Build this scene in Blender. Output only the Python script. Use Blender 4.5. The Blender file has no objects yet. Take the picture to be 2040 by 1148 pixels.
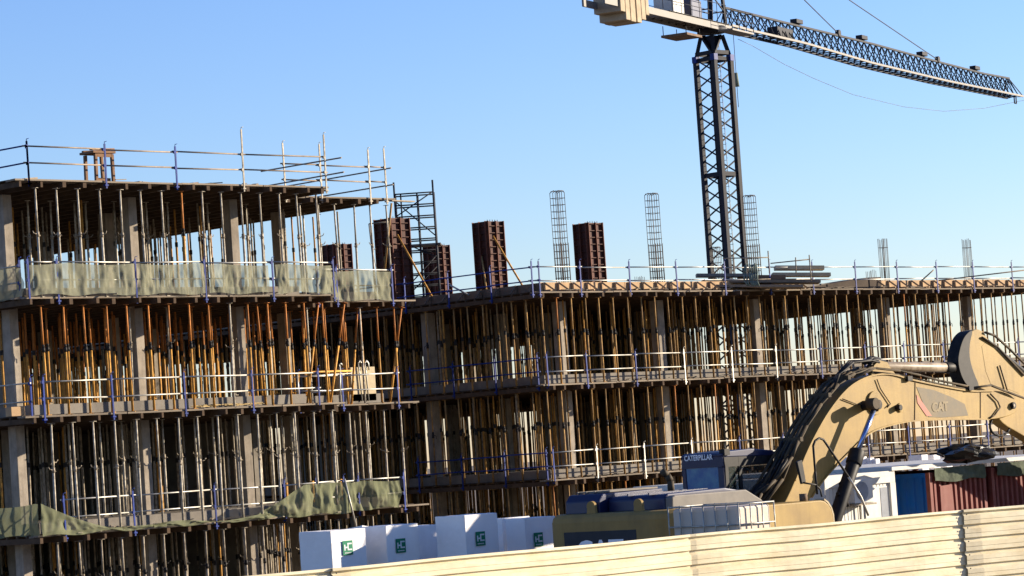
import bpy, math, random
from mathutils import Vector, Matrix, noise
random.seed(7)
R = math.radians
sc = bpy.context.scene
col = sc.collection

# ------------------------------------------------------------------ camera
# world axes: +X runs along both facades (to the right and away), +Y runs into the buildings, +Z up
TH = R(44.046); SN, CS = math.sin(TH), math.cos(TH)
def w2(x, y, z): return Vector((x*SN + y*CS, -x*CS + y*SN, z))
PITCH, ROLL, FPX = R(3.2852), R(3.8262), 6000.0
CAM = Vector((-45.862, -61.397, 3.6))
cF = w2(0, math.cos(PITCH), math.sin(PITCH)); u0 = w2(0, -math.sin(PITCH), math.cos(PITCH)); r0 = w2(1, 0, 0)
cR = r0*math.cos(ROLL) - u0*math.sin(ROLL); cU = r0*math.sin(ROLL) + u0*math.cos(ROLL)
cam = bpy.data.cameras.new('camera'); camo = bpy.data.objects.new('camera', cam); col.objects.link(camo)
m3 = Matrix((cR, cU, -cF)).transposed()
camo.matrix_world = Matrix.Translation(CAM) @ m3.to_4x4()
cam.sensor_fit = 'HORIZONTAL'; cam.sensor_width = 36; cam.lens = 36*FPX/2040
cam.clip_start = 1; cam.clip_end = 12000
sc.camera = camo
sc.render.resolution_x, sc.render.resolution_y = 1024, 576

# ------------------------------------------------------------------ light
SUN_AZ = R(-29)          # world angle from +X of the direction towards the sun
SUN_EL = R(14)
world = bpy.data.worlds.new('World'); sc.world = world; world.use_nodes = True
nt = world.node_tree; nt.nodes.clear()
sky = nt.nodes.new('ShaderNodeTexSky'); sky.sky_type = 'NISHITA'; sky.sun_disc = False
sky.sun_elevation = SUN_EL; sky.sun_rotation = R(90) - SUN_AZ
sky.altitude = 0; sky.air_density = 1.1; sky.dust_density = 0.1; sky.ozone_density = 3.6
bg = nt.nodes.new('ShaderNodeBackground'); bg.inputs[1].default_value = 0.074
wo = nt.nodes.new('ShaderNodeOutputWorld')
v1 = nt.nodes.new('ShaderNodeVectorMath'); v1.operation = 'SCALE'; v1.inputs['Scale'].default_value = .1
gm = nt.nodes.new('ShaderNodeGamma'); gm.inputs[1].default_value = 1.2
v2 = nt.nodes.new('ShaderNodeVectorMath'); v2.operation = 'MULTIPLY'; v2.inputs[1].default_value = (11.9, 11.2, 14.4)
nt.links.new(sky.outputs[0], v1.inputs[0]); nt.links.new(v1.outputs[0], gm.inputs[0]); nt.links.new(gm.outputs[0], v2.inputs[0]); nt.links.new(v2.outputs[0], bg.inputs[0]); nt.links.new(bg.outputs[0], wo.inputs[0])
sl = bpy.data.lights.new('sun', 'SUN'); sl.energy = 5.0; sl.angle = R(0.5); sl.color = (1, .86, .67)
so = bpy.data.objects.new('sun', sl); col.objects.link(so)
sdir = Vector((math.cos(SUN_AZ)*math.cos(SUN_EL), math.sin(SUN_AZ)*math.cos(SUN_EL), math.sin(SUN_EL)))
so.rotation_euler = sdir.to_track_quat('Z', 'Y').to_euler()
sc.view_settings.view_transform = 'Standard'; sc.view_settings.look = 'None'
sc.view_settings.exposure = 1.42; sc.view_settings.gamma = 1.0
sc.render.engine = 'CYCLES'; sc.cycles.max_bounces = 6; sc.cycles.transparent_max_bounces = 24

# ------------------------------------------------------------------ photo pixel -> point on a real plane
def ray(px, py): return cF + cR*((px-1020)/FPX) + cU*((574-py)/FPX)
def T(px, py, t): v = ray(px, py); P = CAM + v*((t-CAM.y)/v.y); return (P.x, P.z)      # plane y=t -> (x,z)
def S(px, py, s): v = ray(px, py); P = CAM + v*((s-CAM.x)/v.x); return (P.y, P.z)      # plane x=s -> (y,z)
def Z(px, py, z): v = ray(px, py); P = CAM + v*((z-CAM.z)/v.z); return (P.x, P.y)
def D(px, py, d): v = ray(px, py); return CAM + v*(d/(v.x*CS + v.y*SN))
def PL(px, py, P0, dr):                                                                 # vertical plane through P0 along dr
    n = Vector((-dr[1], dr[0], 0)); v = ray(px, py); return CAM + v*((Vector(P0)-CAM).dot(n)/v.dot(n))

# ------------------------------------------------------------------ materials
def M(name, c, rough=.75, metal=0., c2=None, amt=.5, scale=3., det=6, rnd=.0, bump=.0, bscale=40., stretch=None, streak=0., alpha=None, spec=None):
    m = bpy.data.materials.new(name); m.use_nodes = True; t = m.node_tree; N = t.nodes; L = t.links
    c2 = [x*.82 for x in (c2 or [y*.55 for y in c])]; c = [x*.82 for x in c]
    b = N['Principled BSDF']; b.inputs['Roughness'].default_value = rough; b.inputs['Metallic'].default_value = metal
    b.inputs['Specular IOR Level'].default_value = .12 if spec is None else spec
    tc = N.new('ShaderNodeTexCoord'); mp = N.new('ShaderNodeMapping'); L.new(tc.outputs['Object'], mp.inputs[0])
    if stretch: mp.inputs['Scale'].default_value = stretch
    vec = mp.outputs[0]
    oi = N.new('ShaderNodeObjectInfo')
    if rnd:
        ad = N.new('ShaderNodeVectorMath'); ad.operation = 'ADD'; cb = N.new('ShaderNodeVectorMath'); cb.operation = 'SCALE'
        cb.inputs[0].default_value = (31, 17, 53); L.new(oi.outputs['Random'], cb.inputs['Scale'])
        L.new(vec, ad.inputs[0]); L.new(cb.outputs[0], ad.inputs[1]); vec = ad.outputs[0]
    no = N.new('ShaderNodeTexNoise'); no.inputs['Scale'].default_value = scale; no.inputs['Detail'].default_value = det; no.inputs['Roughness'].default_value = .65
    L.new(vec, no.inputs['Vector'])
    rp = N.new('ShaderNodeMapRange'); rp.inputs[1].default_value = .38; rp.inputs[2].default_value = .66; rp.inputs[3].default_value = 0; rp.inputs[4].default_value = amt
    L.new(no.outputs['Fac'], rp.inputs[0])
    mx = N.new('ShaderNodeMix'); mx.data_type = 'RGBA'
    mx.inputs[6].default_value = (*c, 1); mx.inputs[7].default_value = (*(c2 or [x*.55 for x in c]), 1)
    L.new(rp.outputs[0], mx.inputs[0]); out = mx.outputs[2]
    if streak:
        n2 = N.new('ShaderNodeTexNoise'); n2.inputs['Scale'].default_value = 1.; n2.inputs['Detail'].default_value = 4
        m2 = N.new('ShaderNodeMapping'); m2.inputs['Scale'].default_value = (9, 9, .7); L.new(tc.outputs['Object'], m2.inputs[0]); L.new(m2.outputs[0], n2.inputs['Vector'])
        r2 = N.new('ShaderNodeMapRange'); r2.inputs[1].default_value = .45; r2.inputs[2].default_value = .75; r2.inputs[4].default_value = streak
        L.new(n2.outputs['Fac'], r2.inputs[0])
        x2 = N.new('ShaderNodeMix'); x2.data_type = 'RGBA'; x2.inputs[7].default_value = (*[x*.4 for x in c], 1)
        L.new(out, x2.inputs[6]); L.new(r2.outputs[0], x2.inputs[0]); out = x2.outputs[2]
    if rnd:
        hv = N.new('ShaderNodeHueSaturation'); rr = N.new('ShaderNodeMapRange'); rr.inputs[3].default_value = 1-rnd; rr.inputs[4].default_value = 1+rnd*.6
        L.new(oi.outputs['Random'], rr.inputs[0]); L.new(rr.outputs[0], hv.inputs['Value']); L.new(out, hv.inputs['Color']); out = hv.outputs[0]
    L.new(out, b.inputs['Base Color'])
    if bump:
        nb = N.new('ShaderNodeTexNoise'); nb.inputs['Scale'].default_value = bscale; nb.inputs['Detail'].default_value = 5; L.new(vec, nb.inputs['Vector'])
        bp = N.new('ShaderNodeBump'); bp.inputs['Strength'].default_value = bump; bp.inputs['Distance'].default_value = .02
        L.new(nb.outputs['Fac'], bp.inputs['Height']); L.new(bp.outputs[0], b.inputs['Normal'])
    if alpha is not None: b.inputs['Alpha'].default_value = alpha
    return m
conc = M('concrete', (.35, .30, .24), .85, c2=(.19, .16, .125), amt=.75, scale=2.5, bump=.3, streak=.45, rnd=.12)
concd = M('slab_concrete', (.24, .215, .18), .9, c2=(.13, .115, .10), amt=.7, scale=1.6, bump=.3)
plank = M('weathered_plank', (.28, .23, .17), .85, c2=(.16, .13, .10), amt=.7, scale=2, stretch=(.4, 5, 5), bump=.3, rnd=.2)
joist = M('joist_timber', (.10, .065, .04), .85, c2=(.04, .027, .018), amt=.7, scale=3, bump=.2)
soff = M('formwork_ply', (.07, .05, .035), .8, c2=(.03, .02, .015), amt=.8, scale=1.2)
ply = M('fresh_plywood', (.50, .34, .19), .75, c2=(.33, .21, .12), amt=.7, scale=2.5, bump=.15, rnd=.15)
plyd = M('old_and_shaded_plywood', (.22, .15, .10), .8, c2=(.10, .07, .05), amt=.7, scale=2.5, bump=.2)
plyt = M('trestle_timber', (.26, .15, .085), .8, c2=(.14, .08, .05), amt=.7, scale=4, bump=.15)
crate = M('pale_board', (.55, .46, .30), .8, c2=(.38, .30, .19), amt=.6, scale=5, bump=.15)
galv = M('galvanised_steel', (.54, .49, .39), .6, .1, c2=(.17, .13, .09), amt=.8, scale=9, rnd=.22)
galvd = M('galvanised_steel_old', (.42, .36, .27), .65, .1, c2=(.11, .08, .055), amt=.8, scale=9, rnd=.22)
amber = M('amber_paint', (.70, .36, .07), .6, c2=(.24, .11, .04), amt=.75, scale=7, rnd=.3)
redor = M('red_orange_paint', (.60, .22, .05), .6, c2=(.22, .09, .03), amt=.75, scale=7, rnd=.3)
brown = M('rusty_amber_paint', (.46, .27, .09), .65, c2=(.16, .09, .045), amt=.85, scale=6, rnd=.35)
dcol = M('dark_iron', (.03, .027, .025), .6, .3)
rail = M('rail_tube', (.50, .50, .46), .45, .5, c2=(.25, .20, .14), amt=.6, scale=5, rnd=.15)
raild = M('rail_tube_brown', (.30, .24, .18), .6, .2, c2=(.14, .11, .09), amt=.7, scale=4, rnd=.2)
blue = M('blue_post_paint', (.012, .04, .25), .5, c2=(.03, .035, .07), amt=.5, scale=8, rnd=.2)
rust = M('rusty_form_steel', (.075, .026, .018), .6, .2, c2=(.03, .014, .012), amt=.8, scale=2.2, bump=.2)
rustl = M('rusty_form_flange', (.16, .055, .035), .6, .2, c2=(.07, .03, .02), amt=.8, scale=4)
rebar = M('rebar_steel', (.09, .075, .065), .6, .5)
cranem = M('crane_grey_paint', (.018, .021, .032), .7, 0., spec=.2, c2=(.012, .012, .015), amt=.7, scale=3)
cranel = M('crane_light_paint', (.21, .20, .185), .55, .1, c2=(.20, .18, .15), amt=.6, scale=3)
cwm = M('counterweight_concrete', (.44, .36, .25), .85, c2=(.28, .22, .15), amt=.6, scale=2, bump=.2)
cable = M('steel_cable', (.10, .12, .15), .5, .4)
cat = M('digger_yellow', (.385, .255, .075), .5, c2=(.24, .155, .055), amt=.7, scale=1.1, bump=.12, streak=.3, det=10)
catd = M('digger_yellow_dusty', (.33, .22, .075), .6, c2=(.22, .15, .06), amt=.6, scale=1.5, streak=.15)
sky_black = M('digger_dark_paint', (.008, .014, .065), .38, spec=.3, c2=(.02, .022, .04), amt=.5, scale=2)  # black paint whose blue base stands in for reflected sky
hoodg = M('lit_hood_and_grille_grey', (.20, .18, .155), .55, c2=(.12, .11, .10), amt=.6, scale=2.4)  # pale grey puts sunlight on the hood's right side; also colours the grille
black = M('black_rubber', (.012, .012, .013), .55, c2=(.05, .045, .04), amt=.4, scale=6)
hose = M('dusty_hose', (.10, .075, .045), .7, c2=(.03, .025, .02), amt=.7, scale=3)
chrome = M('chrome_rod', (.35, .45, .75), .18, .9)
cylm = M('cylinder_paint', (.40, .33, .24), .45, c2=(.16, .11, .07), amt=.8, scale=3.5)
glassb = M('glass_painted_sky', (.008, .11, .30), .1, 0., c2=(.10, .30, .38), amt=.7, scale=2.6, spec=.35)  # blue base and pale patches paint the sky's reflection into the glass
glassc = M('cab_glass', (.02, .035, .03), .04, 0., amt=.2, alpha=.55, spec=1.)
decal = M('grey_decal', (.15, .125, .085), .55, c2=(.24, .17, .08), amt=.6, scale=3)
decald = M('dark_decal', (.03, .035, .045), .4)
decalp = M('pink_decal', (.48, .17, .13), .5, c2=(.38, .22, .11), amt=.6)
decalt = M('worn_letter', (.25, .19, .10), .5)
lett = M('pale_letter', (.95, .95, .95), .5, c2=(.8, .8, .8))
white = M('white_wrap', (.95, .92, .88), .5, c2=(.86, .83, .80), amt=.5, scale=2.2, bump=.9, bscale=3.5)
green = M('green_label', (.015, .22, .11), .5)
wlett = M('label_white', (.75, .78, .78), .5)
cabw = M('cabin_white', (.66, .65, .60), .5, c2=(.52, .50, .45), amt=.5, scale=2, streak=.15)
cabg = M('cabin_grey', (.28, .30, .33), .6)
cblue = M('container_blue', (.008, .10, .42), .45, c2=(.04, .10, .25), amt=.5, scale=2, streak=.2)
cred = M('container_red', (.20, .05, .04), .6, c2=(.26, .11, .085), amt=.7, scale=2, streak=.3)
tarp = M('green_tarp', (.10, .12, .08), .8, c2=(.05, .06, .04), amt=.7, scale=5, bump=.6, bscale=12)
bagm = M('black_plastic', (.012, .012, .012), .3, bump=.8, bscale=9)
ibcw = M('ibc_plastic', (.62, .53, .43), .5, c2=(.52, .46, .39), amt=.5, scale=2.4, bump=.6, bscale=5)
fencem = M('cream_sheet_paint', (.84, .76, .54), .5, c2=(.62, .50, .29), amt=.75, scale=1.9, stretch=(.5, 1, 2.), bump=.25, bscale=4, rnd=.05, det=12, streak=.12)
dirt = M('site_dirt', (.24, .20, .155), .95, c2=(.16, .13, .10), amt=.7, scale=.3, bump=.4)
strawm = M('straw_wood', (.55, .40, .18), .8)
ropeg = M('green_rope', (.20, .24, .19), .8)

def netmat(name, c, op):
    m = bpy.data.materials.new(name); m.use_nodes = True; t = m.node_tree; N = t.nodes; L = t.links; N.clear()
    o = N.new('ShaderNodeOutputMaterial'); d = N.new('ShaderNodeBsdfDiffuse'); tl = N.new('ShaderNodeBsdfTranslucent'); tr = N.new('ShaderNodeBsdfTransparent')
    tc = N.new('ShaderNodeTexCoord'); no = N.new('ShaderNodeTexNoise'); no.inputs['Scale'].default_value = 2.6; no.inputs['Detail'].default_value = 5
    L.new(tc.outputs['Object'], no.inputs['Vector'])
    mx = N.new('ShaderNodeMix'); mx.data_type = 'RGBA'; mx.inputs[6].default_value = (*c, 1); mx.inputs[7].default_value = (*[x*.82 for x in c], 1)
    L.new(no.outputs['Fac'], mx.inputs[0]); L.new(mx.outputs[2], d.inputs[0]); L.new(mx.outputs[2], tl.inputs[0])
    a = N.new('ShaderNodeMixShader'); a.inputs[0].default_value = .25; L.new(d.outputs[0], a.inputs[1]); L.new(tl.outputs[0], a.inputs[2])
    mr = N.new('ShaderNodeMapRange'); mr.inputs[1].default_value = .3; mr.inputs[2].default_value = .7; mr.inputs[3].default_value = op-.07; mr.inputs[4].default_value = min(1, op+.07)
    L.new(no.outputs['Fac'], mr.inputs[0])
    b = N.new('ShaderNodeMixShader'); L.new(mr.outputs[0], b.inputs[0]); L.new(tr.outputs[0], b.inputs[1]); L.new(a.outputs[0], b.inputs[2])
    L.new(b.outputs[0], o.inputs[0]); return m
net1 = netmat('debris_net', (.27, .27, .19), .76)
net2 = netmat('green_net', (.19, .20, .12), .86)

# ------------------------------------------------------------------ mesh builder
class MB:
    def __init__(s): s.v = []; s.f = []; s.mi = []; s.cur = 0; s.sm = []
    def add(s, vs, fs, smooth=False):
        o = len(s.v); s.v += [Vector(v) for v in vs]
        for f in fs: s.f.append([i+o for i in f]); s.mi.append(s.cur); s.sm.append(smooth)
        return s
    def hexa(s, p): return s.add(p, [(0,3,2,1),(4,5,6,7),(0,1,5,4),(1,2,6,5),(2,3,7,6),(3,0,4,7)])
    def box(s, x0, x1, y0, y1, z0, z1):
        return s.hexa([(x0,y0,z0),(x1,y0,z0),(x1,y1,z0),(x0,y1,z0),(x0,y0,z1),(x1,y0,z1),(x1,y1,z1),(x0,y1,z1)])
    def beam(s, a, b, w, h=None, up=(0,0,1)):          # rectangular bar from a to b
        a = Vector(a); b = Vector(b); d = (b-a).normalized(); h = h or w
        u = Vector(up)
        if abs(d.dot(u)) > .98: u = Vector((1,0,0))
        x = d.cross(u).normalized()*w/2; y = x.cross(d).normalized()*h/2
        return s.hexa([a-x-y, a+x-y, a+x+y, a-x+y, b-x-y, b+x-y, b+x+y, b-x+y])
    def tube(s, a, b, r, n=8, r2=None, caps=True):
        a = Vector(a); b = Vector(b); d = (b-a)
        if d.length < 1e-6: return s
        d.normalize(); u = Vector((0,0,1)) if abs(d.z) < .95 else Vector((1,0,0))
        x = d.cross(u).normalized(); y = d.cross(x); r2 = r if r2 is None else r2
        vs = [a + (x*math.cos(2*math.pi*i/n) + y*math.sin(2*math.pi*i/n))*r for i in range(n)] + [b + (x*math.cos(2*math.pi*i/n) + y*math.sin(2*math.pi*i/n))*r2 for i in range(n)]
        fs = [(i, (i+1) % n, n+(i+1) % n, n+i) for i in range(n)]
        s.add(vs, fs, n > 4)
        if caps: s.add(vs, [tuple(range(n))[::-1], tuple(range(n, 2*n))])
        return s
    def path(s, pts, r, n=6):
        for a, b in zip(pts, pts[1:]): s.tube(a, b, r, n)
        return s
    def prism(s, pts, axis, c0, c1):                   # outline pts (2D), extruded on axis 'y' (pts=x,z), 'x' (pts=y,z) or 'z' (pts=x,y)
        f = {'y': lambda p, c: (p[0], c, p[1]), 'x': lambda p, c: (c, p[0], p[1]), 'z': lambda p, c: (p[0], p[1], c)}[axis]
        n = len(pts); vs = [f(p, c0) for p in pts] + [f(p, c1) for p in pts]
        return s.add(vs, [tuple(range(n)), tuple(range(n, 2*n))[::-1]] + [(i, (i+1) % n, n+(i+1) % n, n+i) for i in range(n)])
    def build(s, name, mats, parent=None, loc=None, bevel=0):
        me = bpy.data.meshes.new(name)
        pp = parent
        while pp is not None and '_o' not in pp.keys(): pp = pp.parent
        off = Vector(pp['_o']) if pp is not None else Vector((0,0,0))
        if loc is not None and parent is None: off = Vector(loc)
        me.from_pydata([v-off for v in s.v], [], s.f); me.validate()
        if not isinstance(mats, (list, tuple)): mats = [mats]
        for m in mats: me.materials.append(m)
        if len(me.polygons) == len(s.f):
            me.polygons.foreach_set('material_index', s.mi); me.polygons.foreach_set('use_smooth', s.sm)
        import bmesh
        bm = bmesh.new(); bm.from_mesh(me); bmesh.ops.remove_doubles(bm, verts=bm.verts, dist=.0002)
        bmesh.ops.recalc_face_normals(bm, faces=bm.faces); bm.to_mesh(me); bm.free()
        o = bpy.data.objects.new(name, me); col.objects.link(o)
        if parent is not None: o.parent = parent
        elif loc is not None: o.location = loc
        if bevel:
            b = o.modifiers.new('bevel', 'BEVEL'); b.width = bevel; b.segments = 2; b.limit_method = 'ANGLE'
        return o
def tag(o, label, cat_, group=None, kind=None):
    if label: o['label'] = label
    if cat_: o['category'] = cat_
    if group: o['group'] = group
    if kind: o['kind'] = kind
    return o
def thing(name, loc, label, cat_, group=None):
    o = bpy.data.objects.new(name, None); o.empty_display_size = .2; o.location = loc; col.objects.link(o); o['_o'] = tuple(loc)
    return tag(o, label, cat_, group)
def copy_tree(o, **kw):
    r = o.copy(); col.objects.link(r)
    for ch in o.children:
        c = ch.copy(); col.objects.link(c); c.parent = r
    return r
ONES = 'first second third fourth fifth sixth seventh eighth ninth tenth eleventh twelfth thirteenth fourteenth fifteenth sixteenth seventeenth eighteenth nineteenth'.split()
def ordw(n):
    if n <= 19: return ONES[n-1]
    tens = {2: 'twent', 3: 'thirt', 4: 'fort', 5: 'fift'}[n//10]
    return tens+'ieth' if n % 10 == 0 else tens+'y-'+ONES[n % 10-1]
def letters(body, size, origin, ax, ay, th, bold=0., sx=1.):
    cu = bpy.data.curves.new('t', 'FONT'); cu.body = body; cu.size = size; cu.offset = bold; cu.resolution_u = 3
    ob = bpy.data.objects.new('t', cu); col.objects.link(ob)
    bpy.context.view_layer.update(); dg = bpy.context.evaluated_depsgraph_get()
    me = bpy.data.meshes.new_from_object(ob.evaluated_get(dg))
    ax = Vector(ax); ay = Vector(ay); nz = ax.cross(ay); mb = MB(); o = Vector(origin)
    vs = [o + ax*v.co.x*sx + ay*v.co.y + nz*th for v in me.vertices]
    mb.add(vs, [tuple(p.vertices) for p in me.polygons])
    bpy.data.objects.remove(ob); bpy.data.meshes.remove(me); bpy.data.curves.remove(cu)
    return mb

# ------------------------------------------------------------------ ground
g = MB(); n = 40
xs = [-60 + 260*i/n for i in range(n+1)]
g.box(-4000, 4000, -4000, 4000, -1, 0)
gd = g.build('ground', dirt); tag(gd, None, None, kind='structure')

# ------------------------------------------------------------------ the two buildings
L1, L2, L3, L4 = 11.472, 8.479, 5.485, 2.472
R1, R2, R3 = 8.881, 5.914, 2.882
TR, SR = 4.643, 23.738
JH = .15
def deck_parts(parent, z, regs, kerb, first=False):
    """regs: list of (s0,s1,t0,t1). joists along Y, battens and boards along X"""
    j = MB(); bt = MB(); sh = MB(); pks = []; sl_ = MB()
    for (s0, s1, t0, t1) in regs:
        k = 0; s = s0 + .02
        while s < s1:
            e = t0 - random.choice((random.uniform(.02, .1), random.uniform(.08, .30))); w_ = random.uniform(.032, .055)
            j.box(s-w_, s+w_, e, t1+random.uniform(-.1, .1), z-JH+random.uniform(0, .02), z-.005)
            s += .685/1.0
        t = t0 + .45
        while t < t1:
            bt.box(s0-.02, s1+.02, t, t+.06, z, z+.055); t += .42
        sh.box(s0+.03, s1-.03, t0+.42, t1, z+.058, z+.085)
        # walkway boards along the edge, laid end to end and not quite straight
        for r in range(2):
            s = s0 - random.uniform(0, .25)
            while s < s1:
                ln = random.uniform(2.2, 3.9); e = min(s+ln, s1+random.uniform(.02, .25)); dz = random.uniform(-.004, .02); a = random.uniform(-.012, .012)
                y0 = t0 + r*.21 + random.uniform(-.012, .01)
                pk = MB(); pks.append(pk); pk.hexa([(s, y0, z+dz), (e, y0+a, z+dz), (e, y0+.2+a, z+dz), (s, y0+.2, z+dz), (s, y0, z+.045+dz), (e, y0+a, z+.045+dz), (e, y0+.2+a, z+.045+dz), (s, y0+.2, z+.045+dz)])
                s = e + random.uniform(.01, .04)
        if kerb:
            sl_.box(s0+kerb*.8, s1-kerb*.6, t0+kerb, t1-.1, z+.088, z+.36)
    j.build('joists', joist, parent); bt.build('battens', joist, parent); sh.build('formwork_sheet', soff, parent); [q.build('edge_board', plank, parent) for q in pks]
    if kerb: sl_.build('concrete_slab', concd, parent)

LB = thing('unfinished_building', (0, 0, 0), 'nearer concrete frame under construction on the left, open roof deck and many props', 'building')
LA = (0, 10.56, 0, 2.2)
for z, kerb in ((L1, 0), (L2, .95), (L3, .95), (L4, .95)):
    e = 15.6 if z < L1 else 15.0
    deck_parts(LB, z, [(0, 10.56, 0, 2.2), (0.0, e, 2.2, 22.5)] if not kerb else [(0, 10.56, 0, 2.2), (0.0, e, 2.2, 22.5)], 0)
    if kerb:
        m = MB(); m.box(.75, 10.1, .95, 3.0, z+.088, z+.36); m.box(.75, 15.0, 3.0, 22.2, z+.088, z+.36); m.build('concrete_slab', concd, LB)
LC = [(.80, 1.6), (4.9, 1.6), (8.45, 1.6), (12.6, 4.3), (3.2, 5.2), (7.1, 5.4), (.9, 6.5), (5.0, 10.5), (8.6, 10.5), (12.6, 10.5), (.9, 11), (.9, 16), (5, 15.5), (8.6, 15.5), (12.6, 15.5), (3, 20.5), (8.6, 20.5), (13, 20.5)]
for (s, t) in LC:
    c = MB().box(s-.14, s+.14, t, t+.33, 0, L1-JH); c.build('column', conc, LB, bevel=.012)

RB = thing('unfinished_building', (SR, TR, 0), 'farther long concrete frame under construction on the right with plywood edge boards on top', 'building')
for z, kerb in ((R1, 0), (R2, .45), (R3, .45)):
    deck_parts(RB, z, [(SR, 52.5, TR, 40)], kerb)
m = MB(); m.box(SR+.6, 52.2, TR+.62, 39.5, R1+.088, R1+.30); m.build('concrete_slab', concd, RB)
RC = [(26.35, 6.2), (31.2, 6.2), (36.35, 6.2), (43.9, 6.2), (49.15, 6.2), (24.6, 10.6)]
for t in (11.5, 16.5, 21.5, 27, 33):
    for s in (26.3 if t > 12 else 29.0, 31.2, 36.3, 43.9, 49.1): RC.append((s, t))
for (s, t) in RC:
    MB().box(s-.17, s+.17, t, t+.34, 0, R1-JH).build('column', conc, RB, bevel=.012)

MB().box(12.0, 12.25, 5.5, 15.5, 0, L3-JH-.01).build('daylight_blocker_wall', concd, LB)  # added inner walls that stop daylight slits showing between the props
MB().box(4.0, 12.0, 15.0, 15.25, 0, L3-JH-.01).build('daylight_blocker_wall', concd, LB)
MB().box(45.5, 45.75, 17.5, 25.5, 0, R1-JH-.01).build('daylight_blocker_wall', concd, RB)
MB().box(44.0, 44.25, 31.5, 39.8, 0, R1-JH-.01).build('daylight_blocker_wall', concd, RB)
# ------------------------------------------------------------------ shoring props
def prop_parts(mL, mU, mC, H, hc, grey):
    """local meshes: outer tube, inner tube, collar with handle, base plate"""
    a = MB(); a.tube((0,0,.012), (0,0,hc), .033, 8); a.box(-.07, .07, -.07, .07, 0, .012)
    b = MB(); b.tube((0,0,hc), (0,0,H-.008), .026, 8); b.box(-.07, .07, -.07, .07, H-.008, H)
    c = MB(); c.tube((0,0,hc-.10), (0,0,hc+.03), .043, 8)
    if grey:
        c.path([(.03,0,hc-.03), (.13,-.03,hc-.01), (.17,-.05,hc+.05)], .011, 5); c.path([(-.03,0,hc-.03), (-.09,.02,hc-.07)], .01, 5)
    else:
        c.tube((0,0,hc+.03), (0,0,hc+.10), .034, 8); c.path([(.02,-.02,hc), (.08,-.06,hc-.04), (.08,-.06,hc-.14)], .01, 5)
    def mk(mb, nm, mat):
        o = mb.build(nm, mat); return o
    return a, b, c, (mL, mU, mC)
protos = {}
def place_prop(kind, s, t, z0, z1, label, group, tilt=None):
    """one prop thing with its three parts; meshes are shared between props of one kind and height"""
    H = round(z1-z0, 2); key = (kind, H)
    if key not in protos:
        hc = H*random.uniform(.58, .62)
        mats = {'grey': (galv, galv, galvd), 'amber': (amber, redor, dcol), 'brown': (brown, brown, dcol), 'oldgrey': (galvd, galvd, dcol)}[kind]
        a, b, c, ms = prop_parts(*mats, H, hc, kind in ('grey', 'oldgrey'))
        r = thing('shoring_prop', (0,0,0), 'x', 'prop')
        for mb, nm, mt in ((a, 'outer_tube', ms[0]), (b, 'inner_tube', ms[1]), (c, 'collar', ms[2])): mb.build(nm, mt, r)
        del r['_o']; protos[key] = r; o = r
    else: o = copy_tree(protos[key])
    o.location = (s, t, z0)
    if tilt is None:
        o.rotation_euler = (R(random.gauss(0, .35)), R(random.gauss(0, .35)), random.uniform(0, 6.28))
    else:
        v = Vector(tilt) - Vector((s, t, z0)); o.rotation_euler = v.to_track_quat('Z', 'Y').to_euler()
        k = v.length/H; o.scale = (1, 1, k)
    tag(o, label, 'prop', group); return o
mass = MB()
def mass_prop(s, t, z0, z1, mL, mU):
    ts, tt = random.gauss(0, .012), random.gauss(0, .012); hc = z0 + (z1-z0)*.6 + random.gauss(0, .03)
    ms, mt = s+ts*.6, t+tt*.6
    mass.cur = mL; mass.tube((s, t, z0), (ms, mt, hc), .033, 6, caps=False)
    mass.cur = mU; mass.tube((ms, mt, hc), (s+ts, t+tt, z1), .026, 6, caps=False)
    mass.cur = 4; mass.tube((ms, mt, hc-.08), (ms, mt, hc+.05), .044, 6, caps=False)
# left block: storeys (name, z0, z1, kind)
Lst = [('top storey', L2+.05, L1-JH, 'grey'), ('second storey down', L3+.05, L2-JH, 'amber'), ('third storey down', L4+.05, L3-JH, 'grey'), ('ground storey', 0.0, L4-JH, 'oldgrey')]
col_word = {'grey': 'galvanised', 'amber': 'orange', 'brown': 'rusty amber', 'oldgrey': 'dull grey'}
for si, (nm, z0, z1, kd) in enumerate(Lst):
    tt0 = -.02 if si >= 2 else .07
    zz0 = z0 if si < 2 else (L4+.05 if si == 2 else 0)
    i = 0; s = .55
    while s < 15.4:
        i += 1
        inA = s < 10.5
        if not (10.5 <= s < 11.5):
            t = tt0 if inA else 2.27
            k = kd
            if si == 0 and i == 8: k = 'amber'
            if si == 1 and i in (10, 17, 20): k = 'grey'
            place_prop(k, s+random.uniform(-.02, .02), t, z0, z1, f'{col_word[k]} prop, {ordw(i)} from left in front row, {nm}, left block', 'shoring props of the left block')
        s += .685
    i = 0; s = .9
    while s < 15.2:
        i += 1
        t = (1.2 if s < 10 else 3.4) + (1.5 if si == 0 else 0)
        k = kd if random.random() > .15 else 'grey'
        if abs(s-.8) > .3:
            place_prop(k, s+random.uniform(-.14, .14), t+random.uniform(-.12, .2), z0+.36, z1, f'{col_word[k]} prop, {ordw(i)} from left in row behind front, {nm}, left block', 'shoring props of the left block')
        s += .685
    for t in [2.9+1.3*q for q in range(15)]:
        s = .4 + random.uniform(0, .3)
        while s < 14.9:
            if random.random() < (.55 if si == 0 else .95):
                q = random.random()
                a, b = {'grey': (0, 0), 'amber': (1, 2), 'oldgrey': (0, 0)}[kd] if q < .85 else (1, 1)
                mass_prop(s+random.uniform(-.28, .28), t+1.0*(s > 10)+random.uniform(-.5, .5), z0+(.3 if z0 > 0 else 0), z1, a, b)
            s += .685
Rst = [('upper storey', R2+.05, R1-JH), ('middle storey', R3+.05, R2-JH), ('ground storey', 0., R3-JH)]
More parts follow.
